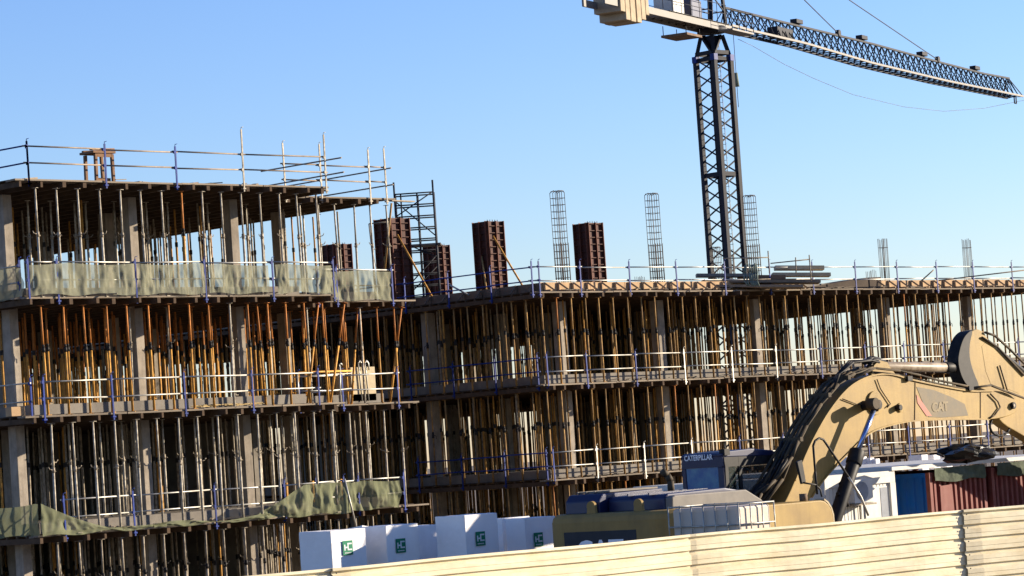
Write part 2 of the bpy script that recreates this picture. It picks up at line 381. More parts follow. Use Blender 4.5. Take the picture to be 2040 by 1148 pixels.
for si, (nm, z0, z1) in enumerate(Rst):
    i = 0; s = SR + .02
    while s < (52.4 if si < 2 else 31.5):
        i += 1
        if s < 50.6:
            place_prop('brown' if random.random() > .12 else 'amber', s+random.uniform(-.02, .02), TR+.06, z0, z1, f'rusty prop, {ordw(i)} from corner along sunlit front, {nm}, right block', 'shoring props of the right block')
        s += .685
    for k in range(9):
        t = 5.4 + .665*k
        place_prop('brown', SR+.06, t, z0, z1, f'rusty amber prop, {ordw(k+1)} from corner along shaded side, {nm}, right block', 'shoring props of the right block')
    if si == 2:
        s = 32.
        while s < 52: mass_prop(s, TR+.06, z0, z1, 3, 3); s += .685
    for q in range(26):
        t = TR + 1.6 + 1.3*q
        s = SR + .1 + random.uniform(0, .3)
        while s < 52.2:
            if random.random() < (.93 if q < 5 else .62):
                a = random.random(); a = 3 if a < .7 else (1 if a < .9 else 0)
                mass_prop(s+random.uniform(-.28, .28), t+random.uniform(-.5, .5), z0+(.3 if z0 > 0 else 0), z1, a, a)
            s += .685
    for k in range(9, 52):
        mass_prop(SR+.06, 5.4+.665*k, z0, z1, 3, 3)
mo = mass.build('shoring_prop_rows', [galvd, amber, redor, brown, dcol]); tag(mo, 'deep rows of orange and grey props standing inside both concrete frames', 'props', kind='stuff')
# leaning props at the right end of the left block, second storey
lean = [((658,798),(686,600),0.3,'orange prop leaning steeply to the right beside the bare bay of the left block'),
        ((777,798),(800,612),2.3,'orange prop leaning right at the far end of the left block, by last blue post'),
        ((700,799),(712,610),2.6,'orange prop leaning slightly beside the pale board box'),
        ((530,806),(511,600),.35,'orange prop leaning left near the third column of the left block'),
        ((612,806),(634,604),.5,'orange prop leaning right over the welded orange frame')]
for (a, b, t, lab) in lean:
    p = T(*a, t); q = T(*b, t)
    place_prop('amber', p[0], t, L3+.05, L2-JH, lab, 'leaning orange props of the left block', tilt=(q[0], t, L2-JH-.01))

# ------------------------------------------------------------------ guard rails
def guard(label, posts, z, rails, pm=blue, rm=rail, hp=1.02, over=.15, ph=None, group='guard rails along the deck edges', lo=-.14):
    """posts: list of (s,t[,height,mat]); rails between first and last at heights"""
    th_ = thing('guard_rail', (posts[0][0], posts[0][1], z), label, 'guard rail', group)
    for p in posts:
        h = p[2] if len(p) > 2 else hp; mt = p[3] if len(p) > 3 else pm
        if h == 0: continue
        x, y = p[0], p[1]-.05; lx = random.uniform(-.015, .015); b = MB()
        b.hexa([(x-.022, y-.014, z+lo), (x+.022, y-.014, z+lo), (x+.022, y+.014, z+lo), (x-.022, y+.014, z+lo),
                (x-.022+lx, y-.014, z+h), (x+.022+lx, y-.014, z+h), (x+.022+lx, y+.014, z+h), (x-.022+lx, y+.014, z+h)])
        b.path([(x+lx, y, z+h), (x+lx, y, z+h+.05), (x+lx+.07, y-.01, z+h+.07)], .009, 5)
        for rz in rails: b.box(x-.05, x-.022, y-.02, y+.03, z+rz-.05, z+rz+.03)
        b.box(x-.05, x+.05, y-.03, y+.06, z-.08, z-.04)
        b.build('post', mt, th_)
    for rz in rails:
        for a, b_ in zip(posts, posts[1:]):
            a = Vector((a[0], a[1], 0)); c = Vector((b_[0], b_[1], 0)); d = (c-a).normalized()
            z0 = z + rz + random.uniform(-.02, .02); z1 = z + rz + random.uniform(-.02, .02)
            o1, o2 = random.uniform(.03, over), random.uniform(.03, over)
            MB().tube(a - d*o1 + Vector((0, 0, z0)), c + d*o2 + Vector((0, 0, z1)), .021, 8).build('rail', rm, th_)
    return th_
guard('two-bar rail with blue posts along the front of the left roof deck', [(.3, 0), (2.76, 0), (5.12, 0), (7.45, 0, 1.55, galv), (10.45, 0, 1.5, galv)], L1, (.88, .46), rm=raild)
guard('rail on the left side of the left roof deck, rising towards its corner post', [(.3, 0), (.1, 3.2), (.1, 6.4)], L1, (.90, .46), rm=blue)
guard('short return rail across the step of the left roof deck', [(10.62, -.5, 0), (10.62, 2.7, 0)], L1, (.80, .38), rm=raild)
guard('rail with silver posts along the set-back part of the left roof deck', [(10.9, 2.2, 1.55, galv), (12.28, 2.2, 1.55, galv), (14.19, 2.2, 1.45, galv), (14.84, 2.2, 1.5, galv)], L1, (.96, .52), rm=raild)
guard('rail running back along the right end of the left roof deck', [(14.95, 2.1, 0), (14.95, 8.3, 0)], L1, (.90, .42), rm=raild)
guard('rail with blue posts and grey net along the front of second deck', [(.11, 0), (1.02, 0), (3.54, 0), (5.89, 0), (8.27, 0), (10.5, 0)], L2, (.94, .49))
guard('rail on the left side of the second deck behind hanging net', [(.05, .3), (.05, 3.2), (.05, 6.0)], L2, (.88, .44))
guard('rail around the set-back right end of the netted second deck', [(11.9, 2.2), (12.63, 2.2), (14.82, 2.2)], L2, (.94, .49))
guard('silver rail with blue posts along the front of third deck, above the timber scraps', [(.37, 0), (2.56, 0), (4.96, 0), (7.3, 0), (9.69, 0)], L3, (.90, .47))
guard('rail on the left side of the third deck beside two close blue posts', [(.12, .2), (.12, 3.0), (.12, 5.8)], L3, (.88, .42))
guard('rail around the right end of third deck in front of the pale box', [(10.9, 2.15), (12.6, 2.2), (14.78, 2.2)], L3, (.90, .47))
guard('low rail with blue posts along the front of lowest deck of left block', [(.81, 0), (3.03, 0), (5.77, 0), (8.22, 0), (10.4, 0)], L4, (.90, .47))
guard('rail around the right end of lowest deck, with crumpled green net', [(11.3, 2.15), (12.97, 2.2), (14.77, 2.2)], L4, (.88, .42))
rp_ = [23.25+.05, 25.57, 27.95, 30.31, 32.81, 35.23, 37.6, 40.05, 42.52, 44.94, 47.25, 49.76, 52.2]
guard('long thin rail with blue posts along the sunlit roof edge of right block', [(s, TR) for s in rp_], R1, (.83, .40))
guard('rail along the shaded side of right block roof, beside the rusty column forms', [(SR-.1, TR), (SR-.05, 6.87), (SR-.05, 8.84), (SR-.05, 10.9), (SR-.05, 13.2)], R1, (.86, .42), rm=blue)
guard('silver rail along the upper walkway of right block, white and blue posts', [(SR, TR), (25.59, TR), (27.97, TR), (30.4, TR, 1.05, rail), (32.87, TR, 1.05, rail), (35.24, TR, 1.05, rail), (37.73, TR), (40.27, TR), (42.6, TR), (45, TR), (47.4, TR), (49.8, TR), (52.2, TR)], R2, (.92, .47))
guard('dim rail along the shaded side of right block at the upper walkway', [(SR-.05, 5.02), (SR-.05, 6.93), (SR-.05, 8.88), (SR-.05, 10.9)], R2, (.9, .47), rm=blue)
guard('silver rail along the lower walkway of right block, behind the excavator boom', [(SR, TR), (25.76, TR, 1.02, rail), (28.08, TR, 1.02, rail), (30.47, TR, 1.02, rail), (32.95, TR), (35.3, TR), (37.7, TR), (40.1, TR), (42.5, TR), (45, TR), (47.4, TR), (49.8, TR), (52.2, TR)], R3, (.92, .47))
guard('dim rail along the shaded side of right block at the lower walkway', [(SR-.05, 4.9), (SR-.05, 6.78), (SR-.05, 8.75), (SR-.05, 10.8)], R3, (.9, .47), rm=blue)

# ------------------------------------------------------------------ nets
def net(label, a, b, z0, z1, mat, amp=.06, seed=1, sag=.0, holes=False, nx=90, nz=18):
    rn = random.Random(seed); ph = [rn.uniform(0, 6.3) for _ in range(8)]
    a = Vector((*a, 0)); b = Vector((*b, 0)); d = b-a; ln = d.length; nrm = Vector((d.y, -d.x, 0)).normalized()
    m = MB(); vs = []
    for i in range(nx+1):
        u = i/nx; x = u*ln
        for k in range(nz+1):
            v = k/nz
            q1 = noise.noise(Vector((1.9*x+seed*7.3, 1.1*v, seed))); q2 = noise.noise(Vector((5.5*x+seed*3.1+1.2*q1, 2.2*v+seed, 4.))); q3 = noise.noise(Vector((13*x+seed, 5*v+2*q1, 9.)))
            off = amp*(1.5*q1 + .75*q2 + .22*q3 + .35*math.sin(3*x+ph[2])) * (.45 + .55*math.sin(math.pi*min(1, v+.08)))
            top = z1(x) if callable(z1) else z1
            z = z0 + (top-z0)*v + (1-v)*.03*math.sin(4*x+ph[4]) - sag*v*abs(math.sin(2.67*x/2+ph[5]))*.1
            vs.append(a + d*u + nrm*(off+.03) + Vector((0, 0, z)))
    fs = [(i*(nz+1)+k, (i+1)*(nz+1)+k, (i+1)*(nz+1)+k+1, i*(nz+1)+k+1) for i in range(nx) for k in range(nz)]
    m.add(vs, fs, True)
    o = m.build('debris_net', mat, loc=(a.x, a.y, z0)); tag(o, label, 'debris net', 'debris nets hung on the guard rails'); return o
net('grey-green net hung on the rails of second deck, leftmost front length', (.15, -.04), (3.5, -.04), L2+.1, L2+.92, net1, .07, 2, .6)
net('grey-green net hung on the second deck rails between second and third columns', (3.58, -.04), (5.86, -.04), L2+.1, L2+.92, net1, .08, 3, .6)
net('grey-green net on the second deck rails, just right of the leaning white gap', (6.0, -.04), (8.1, -.04), L2+.1, L2+.9, net1, .08, 4, .6)
net('grey-green net on the second deck rails at the end of front edge', (8.4, -.04), (10.45, -.04), L2+.1, L2+.9, net1, .08, 5, .6)
net('grey-green net around the set-back right end of second deck', (12.0, 2.15), (14.78, 2.15), L2+.05, L2+.92, net1, .08, 6, .5)
net('loose grey net hanging on the left side of second deck', (.0, 6.0), (.02, .1), L2+.05, L2+.86, net1, .13, 7, .8)
net('dark green net gathered on the left side of lowest deck', (.0, 6.0), (.05, .0), L4+.05, L4+.86, net2, .12, 8, .6)
net('dark green net sagging from the left corner along the lowest deck', (.05, -.06), (4.0, -.1), L4+.03, lambda x: L4+.06+.74*max(0, 1-x/2.3)**1.4+.06, net2, .07, 9)
net('thin strip of green net lying along the lowest deck edge', (3.6, -.08), (7.6, -.08), L4+.03, lambda x: L4+.12+.05*math.sin(2*x), net2, .05, 12)
net('khaki net bunched up on the lowest deck rails beneath the amber props', (7.2, -.06), (10.6, -.06), L4+.03, lambda x: L4+.15+min(.72, .42*x), net2, .14, 10)
net('khaki net knotted around the right end of lowest deck', (11.2, 2.1), (14.5, 2.1), L4+.03, L4+.86, net2, .13, 11, .7)

# ------------------------------------------------------------------ roof edge shuttering on the right block
def shutter(label, s0, s1, side=False, mat=ply):
    t = thing('edge_shuttering', (s0, TR, R1+.09), label, 'formwork', 'timber shuttering along the roof edge')
    bd = MB(); brs = []
    def nb_(): brs.append(MB()); return brs[-1]
    if not side:
        s = s0
        while s < s1-.05:
            e = min(s+random.uniform(1.6, 2.4), s1); dz = random.uniform(-.01, .015)
            bd.box(s, e-.015, TR+.55, TR+.58, R1+.09, R1+.40+dz); s = e
        s = s0+.12
        while s < s1:
            br = nb_(); br.beam((s, TR+.52, R1+.09), (s, TR+.52, R1+.38), .05, .05)
            br.beam((s+.30, TR+.30, R1+.10), (s+.02, TR+.5, R1+.37), .04, .05)
            br.beam((s, TR+.2, R1+.115), (s, TR+.52, R1+.115), .05, .05); s += .685
    else:
        bd.box(SR+.55, SR+.58, TR+.6, 18, R1+.09, R1+.38)
        y = TR+.8
        while y < 16:
            br = nb_(); br.beam((SR+.52, y, R1+.09), (SR+.52, y, R1+.38), .05, .05); br.beam((SR+.25, y, R1+.1), (SR+.5, y, R1+.37), .04, .05); y += .8
    bd.build('board', mat, t)
    for br in brs: br.build('bracket', mat, t)
shutter('sunlit plywood edge boards with triangular brackets, roof corner to the crane mast', 24.3, 37.6)
shutter('sunlit plywood edge boards with triangular brackets, right end of the roof', 41.9, 52.3)
shutter('shaded plywood edge boards along the left side of the right roof', 0, 0, True, plyd)  # shade on this side is painted in with the darker plywood
# big dark panel lying between the two runs
t_ = TR+.5
p = [T(1618, 578, t_), T(1618, 571, t_), T(1730, 553, t_), T(1755, 552, t_), T(1757, 576, t_)]
o = MB().prism(p, 'y', t_, t_+1.2).build('timber_box', soff, loc=(p[0][0], t_, R1)); tag(o, 'big dark wedge-shaped plywood box on the roof edge between two runs of boards', 'formwork')

# ------------------------------------------------------------------ column forms on the right roof
def col_form(label, px, py_top, d, w=.70, wt=.62, z0=R1+.3, brace=True, lean_=0):
    P = D(px, py_top, d); s, t, zt = P.x, P.y, P.z
    th_ = thing('column_form', (s, t, z0), label, 'column form', 'rusty steel column forms on the roof')
    H = zt - z0
    def panel(mb, fl, axis, c, a0, a1, out):
        # c: plane coordinate, spans a0..a1; ribs every .28
        def bx(m, u0, u1, q0, q1, za, zb):
            q0, q1 = sorted((q0, q1))
            if axis == 'y': m.box(u0, u1, q0, q1, za, zb)
            else: m.box(q0, q1, u0, u1, za, zb)
        bx(mb, a0, a1, c, c-out*.02, z0+.002, z0+H)
        z = z0 + .04
        while z < z0+H-.03: bx(mb, a0+.01, a1-.01, c+out*.001, c+out*.055, z, z+.022); z += .235
        for a in (a0, (a0+a1)/2-.01, a1-.022): bx(fl, a, a+.022, c+out*.002, c+out*.085, z0, z0+H+.01)
    for (axis, c, a0, a1, out, dz) in (('y', t-wt/2, s-w/2, s+w/2+.09, -1, 0), ('x', s-w/2, t-wt/2-.0, t+wt/2, -1, 0), ('y', t+wt/2, s-w/2, s+w/2, 1, 0), ('x', s+w/2, t-wt/2+.02, t+wt/2, 1, 0)):
        m = MB(); f = MB(); panel(m, f, axis, c, a0, a1, out); o = m.build('panel', rust, th_); f.build('flange', rustl, o)
    m = MB()
    for k in range(5):
        m.tube((s-w/2+.1+k*.12, t-wt/2+.05, z0+H-.3), (s-w/2+.1+k*.12, t-wt/2+.05, z0+H+.06), .012, 5)
    m.build('bar_end', rebar, th_)
    if brace:
        m = MB(); m.tube((s+w/2+.15, t-wt/2-.9, z0), (s-.15, t-wt/2-.08, z0+H*.8), .033, 8); m.build('brace', amber, th_)
        m = MB(); m.tube((s-w/2-.5, t-wt/2-.3, z0), (s-w/2-.02, t, z0+H*.55), .03, 8); m.build('brace', brown, th_)
    return th_
# flange objects are children of a panel (sub-part); fix their parent space in one place
col_form('tall rusty steel column form right behind the end of the netted deck', 778, 437, 101, .78, .70)
col_form('small rusty column form standing farthest back, seen through the thin props', 668, 488, 111, .72, .66, brace=False)
col_form('rusty column form beside the foot of the scaffold tower', 867, 490, 113, .66, .55, brace=False)
col_form('rusty column form alone in the middle of the roof, braced by an orange prop', 970, 443, 102, .68, .62)
col_form('rusty column form between the first and second rebar cages', 1169, 446, 104, .66, .6, brace=False)

# ------------------------------------------------------------------ rebar cages
def cage(label, s, t, z0, z1, w=.36, dd=.30, hoops=True, nb=4):
    th_ = thing('rebar_cage', (s, t, z0), label, 'rebar', 'rebar starter cages on the right roof')
    b = MB()
    pts = [(s-w/2+w*i/(nb-1), t+q) for i in range(nb) for q in (-dd/2, dd/2)]
    for (x, y) in pts: b.tube((x+random.uniform(-.01, .01), y, z0), (x+random.uniform(-.02, .02), y, z1+(0 if hoops else random.uniform(-.03, .05))), .011, 5)
    for (x, y) in (pts if hoops else []):   # lap splice: lower bars doubled
        b.tube((x+.03, y, z0), (x+.03, y, z0+(z1-z0)*.47), .011, 5)
    b.build('bars', rebar, th_)
    h = MB(); z = z0+.1 if hoops else z1-.32
    while z < z1:
        c = [(s-w/2-.01, t-dd/2-.01, z), (s+w/2+.01, t-dd/2-.01, z+.01), (s+w/2+.01, t+dd/2+.01, z), (s-w/2-.01, t+dd/2+.01, z+.01), (s-w/2-.01, t-dd/2-.01, z)]
        h.path(c, .008, 4)
        if not hoops: break
        z += .22
    if hoops:
        for q in (-dd/2, dd/2): h.path([(s-w/2, t+q, z1-.01), (s-w/2+.05, t+q, z1+.05), (s+w/2-.05, t+q, z1+.05), (s+w/2, t+q, z1-.01)], .011, 5)
        for i in range(nb): x = s-w/2+w*i/(nb-1); h.path([(x, t-dd/2, z1), (x, t, z1+.06), (x, t+dd/2, z1)], .011, 5)
    h.build('hoops', rebar, th_)
cage('slender rebar cage left of the lone middle column form near the roof corner', 26.57, 6.3, R1+.3, 12.34)
cage('slender rebar cage between that form and the crane mast', 31.27, 6.3, R1+.3, 12.34)
cage('slender rebar cage just right of the crane mast', 36.47, 6.3, R1+.3, 12.36)
cage('bare bundle of rebar starter bars above the fourth sunlit column', 44.05, 6.3, R1+.3, 10.9, .30, .2, False, 5)
cage('bare bundle of rebar starter bars nearest the right edge', 49.35, 6.3, R1+.3, 10.92, .30, .2, False, 5)
P = D(1428, 520, 118); cage('short far rebar cage seen behind the foot of the crane mast', P.x, P.y, R1+.3, D(1428, 495, 118).z, .3, .25)
P = D(1735, 545, 122); cage('short far rebar stub behind the dark wedge box', P.x, P.y, R1+.3, D(1735, 540, 122).z, .3, .25, False)
P = D(1275, 560, 120); cage('short far rebar stub behind the right column form', P.x, P.y, R1+.3, D(1275, 551, 120).z, .3, .25, False)

# ------------------------------------------------------------------ scaffold tower
a = D(785, 380, 104); b = D(862, 372, 104); z0 = R1+.3; zt = 13.25
th_ = thing('scaffold_tower', (a.x, a.y, z0), 'grey steel scaffold tower with rungs and a platform on the roof', 'scaffold')
ux = (b-a); ux.z = 0; wl = ux.length; ux.normalize(); uy = Vector((-ux.y, ux.x, 0)); o0 = Vector((a.x, a.y, 0))
C4 = [o0, o0+ux*wl, o0+ux*wl+uy*.9, o0+uy*.9]
for i, c in enumerate(C4): MB().tube(c+Vector((0,0,z0)), c+Vector((0,0,zt+(.25 if i < 2 else -.1))), .033, 8).build('leg', cranem, th_)
for q in (C4[0]+ux*wl*.58, C4[3]+ux*wl*.58, C4[0]+ux*wl*.16+uy*.05): MB().tube(q+Vector((0,0,z0)), q+Vector((0,0,zt-.15)), .028, 8).build('leg', cranem, th_)
for (i, k) in ((0, 1), (3, 2), (1, 2), (0, 3)):
    m = MB(); z = z0+.3
    while z < zt: m.tube(C4[i]+Vector((0,0,z)), C4[k]+Vector((0,0,z)), .027, 6); z += .40
    m.build('rungs', cranem, th_)
m = MB()
for (i, k, za, zb) in ((0,1,12.3,13.1),(0,1,9.6,10.9),(3,2,12.9,11.6),(3,2,9.4,10.6),(0,3,12.4,13.1),(1,2,9.3,10.2),(1,2,10.2,11.2),(1,2,11.0,12.9),(1,2,12.9,11.4),(0,3,10.8,12.2),(1,2,9.6,11),(0,1,11.5,10.8)): m.tube(C4[i]+Vector((0,0,za)), C4[k]+Vector((0,0,zb)), .024, 6)
m.build('braces', cranem, th_)
m = MB(); m.hexa([C4[0]+Vector((0,0,11.25)), C4[1]+ux*.15+Vector((0,0,11.25)), C4[2]+ux*.15+Vector((0,0,11.25)), C4[3]+Vector((0,0,11.25)), C4[0]+Vector((0,0,11.31)), C4[1]+ux*.15+Vector((0,0,11.31)), C4[2]+ux*.15+Vector((0,0,11.31)), C4[3]+Vector((0,0,11.31))]); m.build('platform', plank, th_)
# thin frame left of the tall form, long plank, leaning tubes
th_ = thing('access_frame', D(742, 600, 100), 'thin grey tube frame standing just left of the tall column form', 'frame')
m = MB(); m.path([D(752, 600, 100), D(735, 446, 100), D(775, 442, 100)], .022, 6); m.path([D(752, 545, 100), D(742, 500, 100), D(748, 495, 100)], .012, 5); m.build('tubes', galvd, th_)
o = MB().tube(D(766, 540, 99.6), D(780, 405, 99.6), .035, 8).build('leaning_prop', brown); tag(o, 'tall rusty prop leaning against the front of the tall column form', 'prop')
o = MB().beam(D(776, 400, 99.5), D(822, 402, 101.5), .18, .04).build('plank', plank); tag(o, 'loose plank lying across the scaffold tower, jutting towards the left roof', 'plank')
o = MB().tube(D(896, 568, 99), D(934, 588, 98.6), .03, 8).build('steel_tube', rail); tag(o, 'short white steel tube lying on the roof right of scaffold tower', 'tube')
for i, (x0, x1, y, dd, lab) in enumerate(((1010, 1045, 557, 101, 'low stack of brown boards near the roof corner, left of the first rebar cage'), (1085, 1140, 552, 103, 'low pile of pale timber behind the first rebar cage'), (1205, 1265, 558, 105, 'low row of dark crates right of the right column form'))):
    A = D(x0, y, dd); B = D(x1, y, dd); th_ = thing('timber_pile', (A.x, A.y, R1+.3), lab, 'timber', 'low piles on the roof')
    ln = (B-A).length
    for k in range(3):
        MB().box(A.x+.1*k, A.x+ln*1.1-.1*k, A.y, A.y+.5, R1+.3+.09*k, R1+.3+.09*k+.07).build('board', (plyd, ply, plyd)[(k+i) % 3], th_)
    m = MB(); s = A.x
    while s < A.x+ln: m.box(s, s+.05, A.y-.05, A.y-.003, R1+.3, R1+.55); s += .28
    m.build('batten', plyd, th_)

# material stack by the crane foot
th_ = thing('formwork_panel_stack', (34, 9, R1+.3), 'stack of long grey formwork panels and beams below the crane mast on the roof', 'panels')
def slab_px(x0, x1, yt, yb, d, dep, mat, nm, tilt=0):
    A = D(x0, yt, d); B = D(x1, yt, d); zt_ = A.z; zb = D(x0, yb, d).z; h = zt_-zb
    dr = (B-A); dz = dr.z; dr.z = 0; q = Vector((-dr.y, dr.x, 0)).normalized()*dep
    if q.y < 0: q = -q
    A0 = Vector((A.x, A.y, zb)); B0 = Vector((B.x, B.y, zb+dz))
    up = Vector((0,0,h)); MB().hexa([A0, B0, B0+q, A0+q, A0+up, B0+up, B0+q+up, A0+q+up]).build(nm, mat, th_)
slab_px(1402, 1600, 567, 572, 103, 1.0, plank, 'panel')
slab_px(1388, 1500, 545, 551, 104, .8, cranel, 'panel')
slab_px(1400, 1635, 557, 563, 103.5, 1.1, plank, 'panel')
slab_px(1540, 1655, 543, 550, 104.5, .8, crate, 'panel')
slab_px(1545, 1642, 529, 537, 105, .8, crate, 'panel')
slab_px(1470, 1565, 548, 556, 104.2, .5, plyd, 'panel')
m = MB()
for x0, y0, x1, y1 in ((1440,515,1532,513),(1460,508,1462,545),(1530,500,1533,545),(1445,560,1535,556),(1535,525,1612,517),(1585,513,1586,545),(1612,508,1616,560)): m.tube(D(x0, y0, 102), D(x1, y1, 102), .022, 6)
m.build('tube_frame', galvd, th_)
o = MB()
for k in range(7):
    x = 1484+k*4+random.uniform(-2, 2)
    o.path([D(x, 527+random.uniform(-4, 4), 100.6), D(x-2+k*.7, 545, 100.5), D(x+random.uniform(-2, 6), 560, 100.4), D(x+6, 570, 100.4)], .03, 5)
o = o.build('rope_bundle', ropeg); tag(o, 'bundle of grey-green rope slings hanging over the panel stack by the crane', 'rope')
for lab, x0, y0, x1, y1, dd in (('thin pole leaning right on the roof near the starter bars', 1835, 560, 1860, 538, 104), ('long thin pole resting on the roof at the right edge', 1870, 559, 2045, 538, 108)):
    o = MB().tube(D(x0, y0, dd), D(x1, y1, dd), .025, 6).build('pole', raild); tag(o, lab, 'pole')
P = D(1893, 556, 106)

# ------------------------------------------------------------------ things on the left block
# trestle on the roof
A = T(160, 357, .35); th_ = thing('wooden_trestle', (A[0], .35, L1+.09), 'rough timber trestle table standing on the left roof behind a blue post', 'trestle')
w = .66; s0 = T(229, 357, .45)[0]-w
for (x, y) in ((s0+.05, .45), (s0+w-.05, .45), (s0+.05, .88), (s0+w-.05, .88)): MB().beam((x, y, L1+.09), (x+random.uniform(-.02, .02), y, L1+.82), .08, .07).build('leg', plyt, th_)
m = MB(); m.box(s0-.05, s0+w+.02, .38, .97, L1+.84, L1+.90); m.build('top', plyt, th_)
m = MB(); m.beam((s0-.1, .42, L1+.93), (s0+w+.12, .6, L1+.98), .10, .04); m.beam((s0, .9, L1+.93), (s0+w+.1, .75, L1+.95), .10, .04); m.box(s0+.1, s0+w-.1, .41, .44, L1+.74, L1+.838); m.build('crossbar', plyt, th_)
m = MB(); m.box(s0+.1, s0+w-.1, .5, .56, L1+.12, L1+.2); m.build('foot_rail', plyt, th_)
for lab, x0, x1, y, rr, mt in (('loose board on the left roof edge near its left corner', 40, 75, 357, 3, plank), ('loose board on the left roof between trestle and second blue post', 268, 296, 360, -2, plank),
                               ('short offcut lying on the left roof near the silver post', 375, 395, 362, 1, plyd), ('pale plank end on the left roof beside the set-back step', 500, 515, 375, 2, plank)):
    a = T(x0, y, .5)[0]; b = T(x1, y, .5)[0]
    o = MB().beam((a, .4, L1+.10), (b, .6, L1+.13+.01*rr), .15, .04).build('loose_board', mt); tag(o, lab, 'board', 'loose boards on the left roof')
m = MB(); rn = random.Random(11)
for (zz, s0_, s1_, t_a, t_b, cnt) in ((R1, 24.5, 52, TR+.05, TR+.5, 60), (R2, 24, 50, TR+.02, TR+.42, 60), (R3, 24, 50, TR+.02, TR+.42, 60), (L4, .2, 10, .05, .8, 30), (L2, .2, 10, .1, .8, 20), (L1, .3, 10, .2, 4, 30), (R1+.21, 25, 51, 6.5, 14, 120)):
    for k in range(cnt):
        x = rn.uniform(s0_, s1_); y = rn.uniform(t_a, t_b); a_ = rn.gauss(0, .5); l = rn.choice((.15, .3, .5, .9)); h = .1+rn.uniform(0, .03)
        m.beam((x, y, zz+h), (x+l*math.cos(a_), y+min(l*math.sin(a_), .3), zz+h+rn.uniform(-.01, .05)), rn.uniform(.03, .09), .02)
o = m.build('wood_scraps', plank); tag(o, 'grey offcuts of timber littering the walkways and roof decks of both buildings', 'scraps', kind='stuff')
# box of pale boards on L3
z = L3+.10
a = T(702, 796, 3.0); b = T(748, 796, 3.0); th_ = thing('board_box', (a[0], 3.0, z), 'pale panelled box with two bent steel hooks at right end of third deck', 'box')
zt = T(702, 732, 3.0)[1]; w_ = b[0]-a[0]
MB().box(a[0], b[0]+.05, 3.0, 3.7, z+.05, zt).build('box_body', crate, th_, bevel=.01)
m = MB(); m.box(a[0]+.05, b[0], 3.05, 3.65, z-.005, z+.045); m.build('pallet', plyd, th_)
for k in (.33, .62):
    x = a[0]+w_*k; m = MB(); m.path([(x+.04, 2.96, z+.05), (x, 2.96, zt-.1), (x-.03, 2.96, zt+.1), (x+.05, 2.96, zt+.19), (x+.12, 2.96, zt+.1), (x+.13, 2.96, zt-.1)], .022, 6); m.build('hook', rail, th_)
# bar trolley / orange frame
th_ = thing('bar_trestle', (10.0, 1.6, z), 'low welded frame of orange and silver tubes beside the leaning orange props', 'frame')
m = MB(); q = lambda x, y: (T(x, y, 1.7)[0], 1.7, T(x, y, 1.7)[1])
m.path([q(594, 745), q(594, 742), q(700, 739)], .03, 6); m.tube(q(594, 762), q(594, 742), .03, 6); m.build('top_bar', amber, th_)
m = MB(); m.tube(q(592, 743), q(596, 803), .028, 6); m.tube(q(677, 730), q(678, 800), .028, 6); m.path([q(677, 732), q(676, 726), q(680, 724), q(682, 728)], .016, 5); m.tube(q(596, 750), q(700, 744), .018, 6); m.tube(q(620, 783), q(700, 774), .02, 6); m.build('legs', rail, th_)
# straw-like wood scraps
m = MB(); rn = random.Random(5)
for k in range(70):
    x = T(440, 800, .5)[0] + rn.uniform(-1.0, 1.2); y = .3+rn.uniform(-.15, .45); a_ = rn.uniform(-.5, .5); l = rn.uniform(.15, .45)
    m.beam((x, y, L3+.10+rn.uniform(0, .05)), (x+l*math.cos(a_), y+l*math.sin(a_)*.5, L3+.10+rn.uniform(0, .07)), .025, .015)
o = m.build('wood_scraps', strawm); tag(o, 'scattered pale wood strips on the third deck between two blue posts', 'scraps', kind='stuff')
a = T(26, 825, .9); o = MB().box(a[0]-.05, a[0]+.38, .9, 1.15, L3+.09, L3+.33).build('cardboard_box', ply, bevel=.01); tag(o, 'small brown carton on the left corner of third deck', 'box')
# orange drums/tubes on the lowest deck behind net
for k, (x, y) in enumerate(((568, 960), (620, 955), (676, 950))):
    a = T(x, y, 1.6); o = MB().tube((a[0], 1.6, L4+.36), (a[0]+.02, 1.6, L4+.95), .06, 8).build('orange_tube', amber); tag(o, 'short orange tube standing behind the khaki net, ' + ('leftmost', 'middle', 'rightmost')[k] + ' of the three', 'tube', 'short orange tubes behind net')
o = MB().tube((T(680, 945, .0)[0], -.12, L4+.95), (T(700, 1040, .0)[0], -.2, L4-.45), .025, 8).build('silver_tube', rail); tag(o, 'silver tube leaning across the khaki net to below the lowest deck', 'tube')

# ------------------------------------------------------------------ tower crane
CX = D(1432, 130, 170); mc = Vector((CX.x, CX.y, 0))
al = R(32); e1 = w2(math.cos(al), -math.sin(al), 0); e2 = w2(math.sin(al), math.cos(al), 0); mw = 1.38
crane = thing('tower_crane', (mc.x, mc.y, 0), 'dark lattice tower crane with concrete counterweights rising behind the right block', 'crane')
jdir = (D(2033, 192, 213.5)-D(1475, 62, 170)); jdir.z = 0; jdir.normalize(); jn = Vector((-jdir.y, jdir.x, 0))
JZ = 27.1
zc = D(1420, 118, 170).z     # collar height
cor = [mc - e1*mw*.62 - e2*mw*.18, None, None, None]
near = Vector((D(1424, 140, 169).x, D(1424, 140, 169).y, 0))
cor = [near, near+e1*mw*.66, near+e1*mw*.66+e2*mw, near+e2*mw]
cor = [near, near + w2(math.cos(R(35)), math.sin(R(35)), 0)*0, 0, 0]
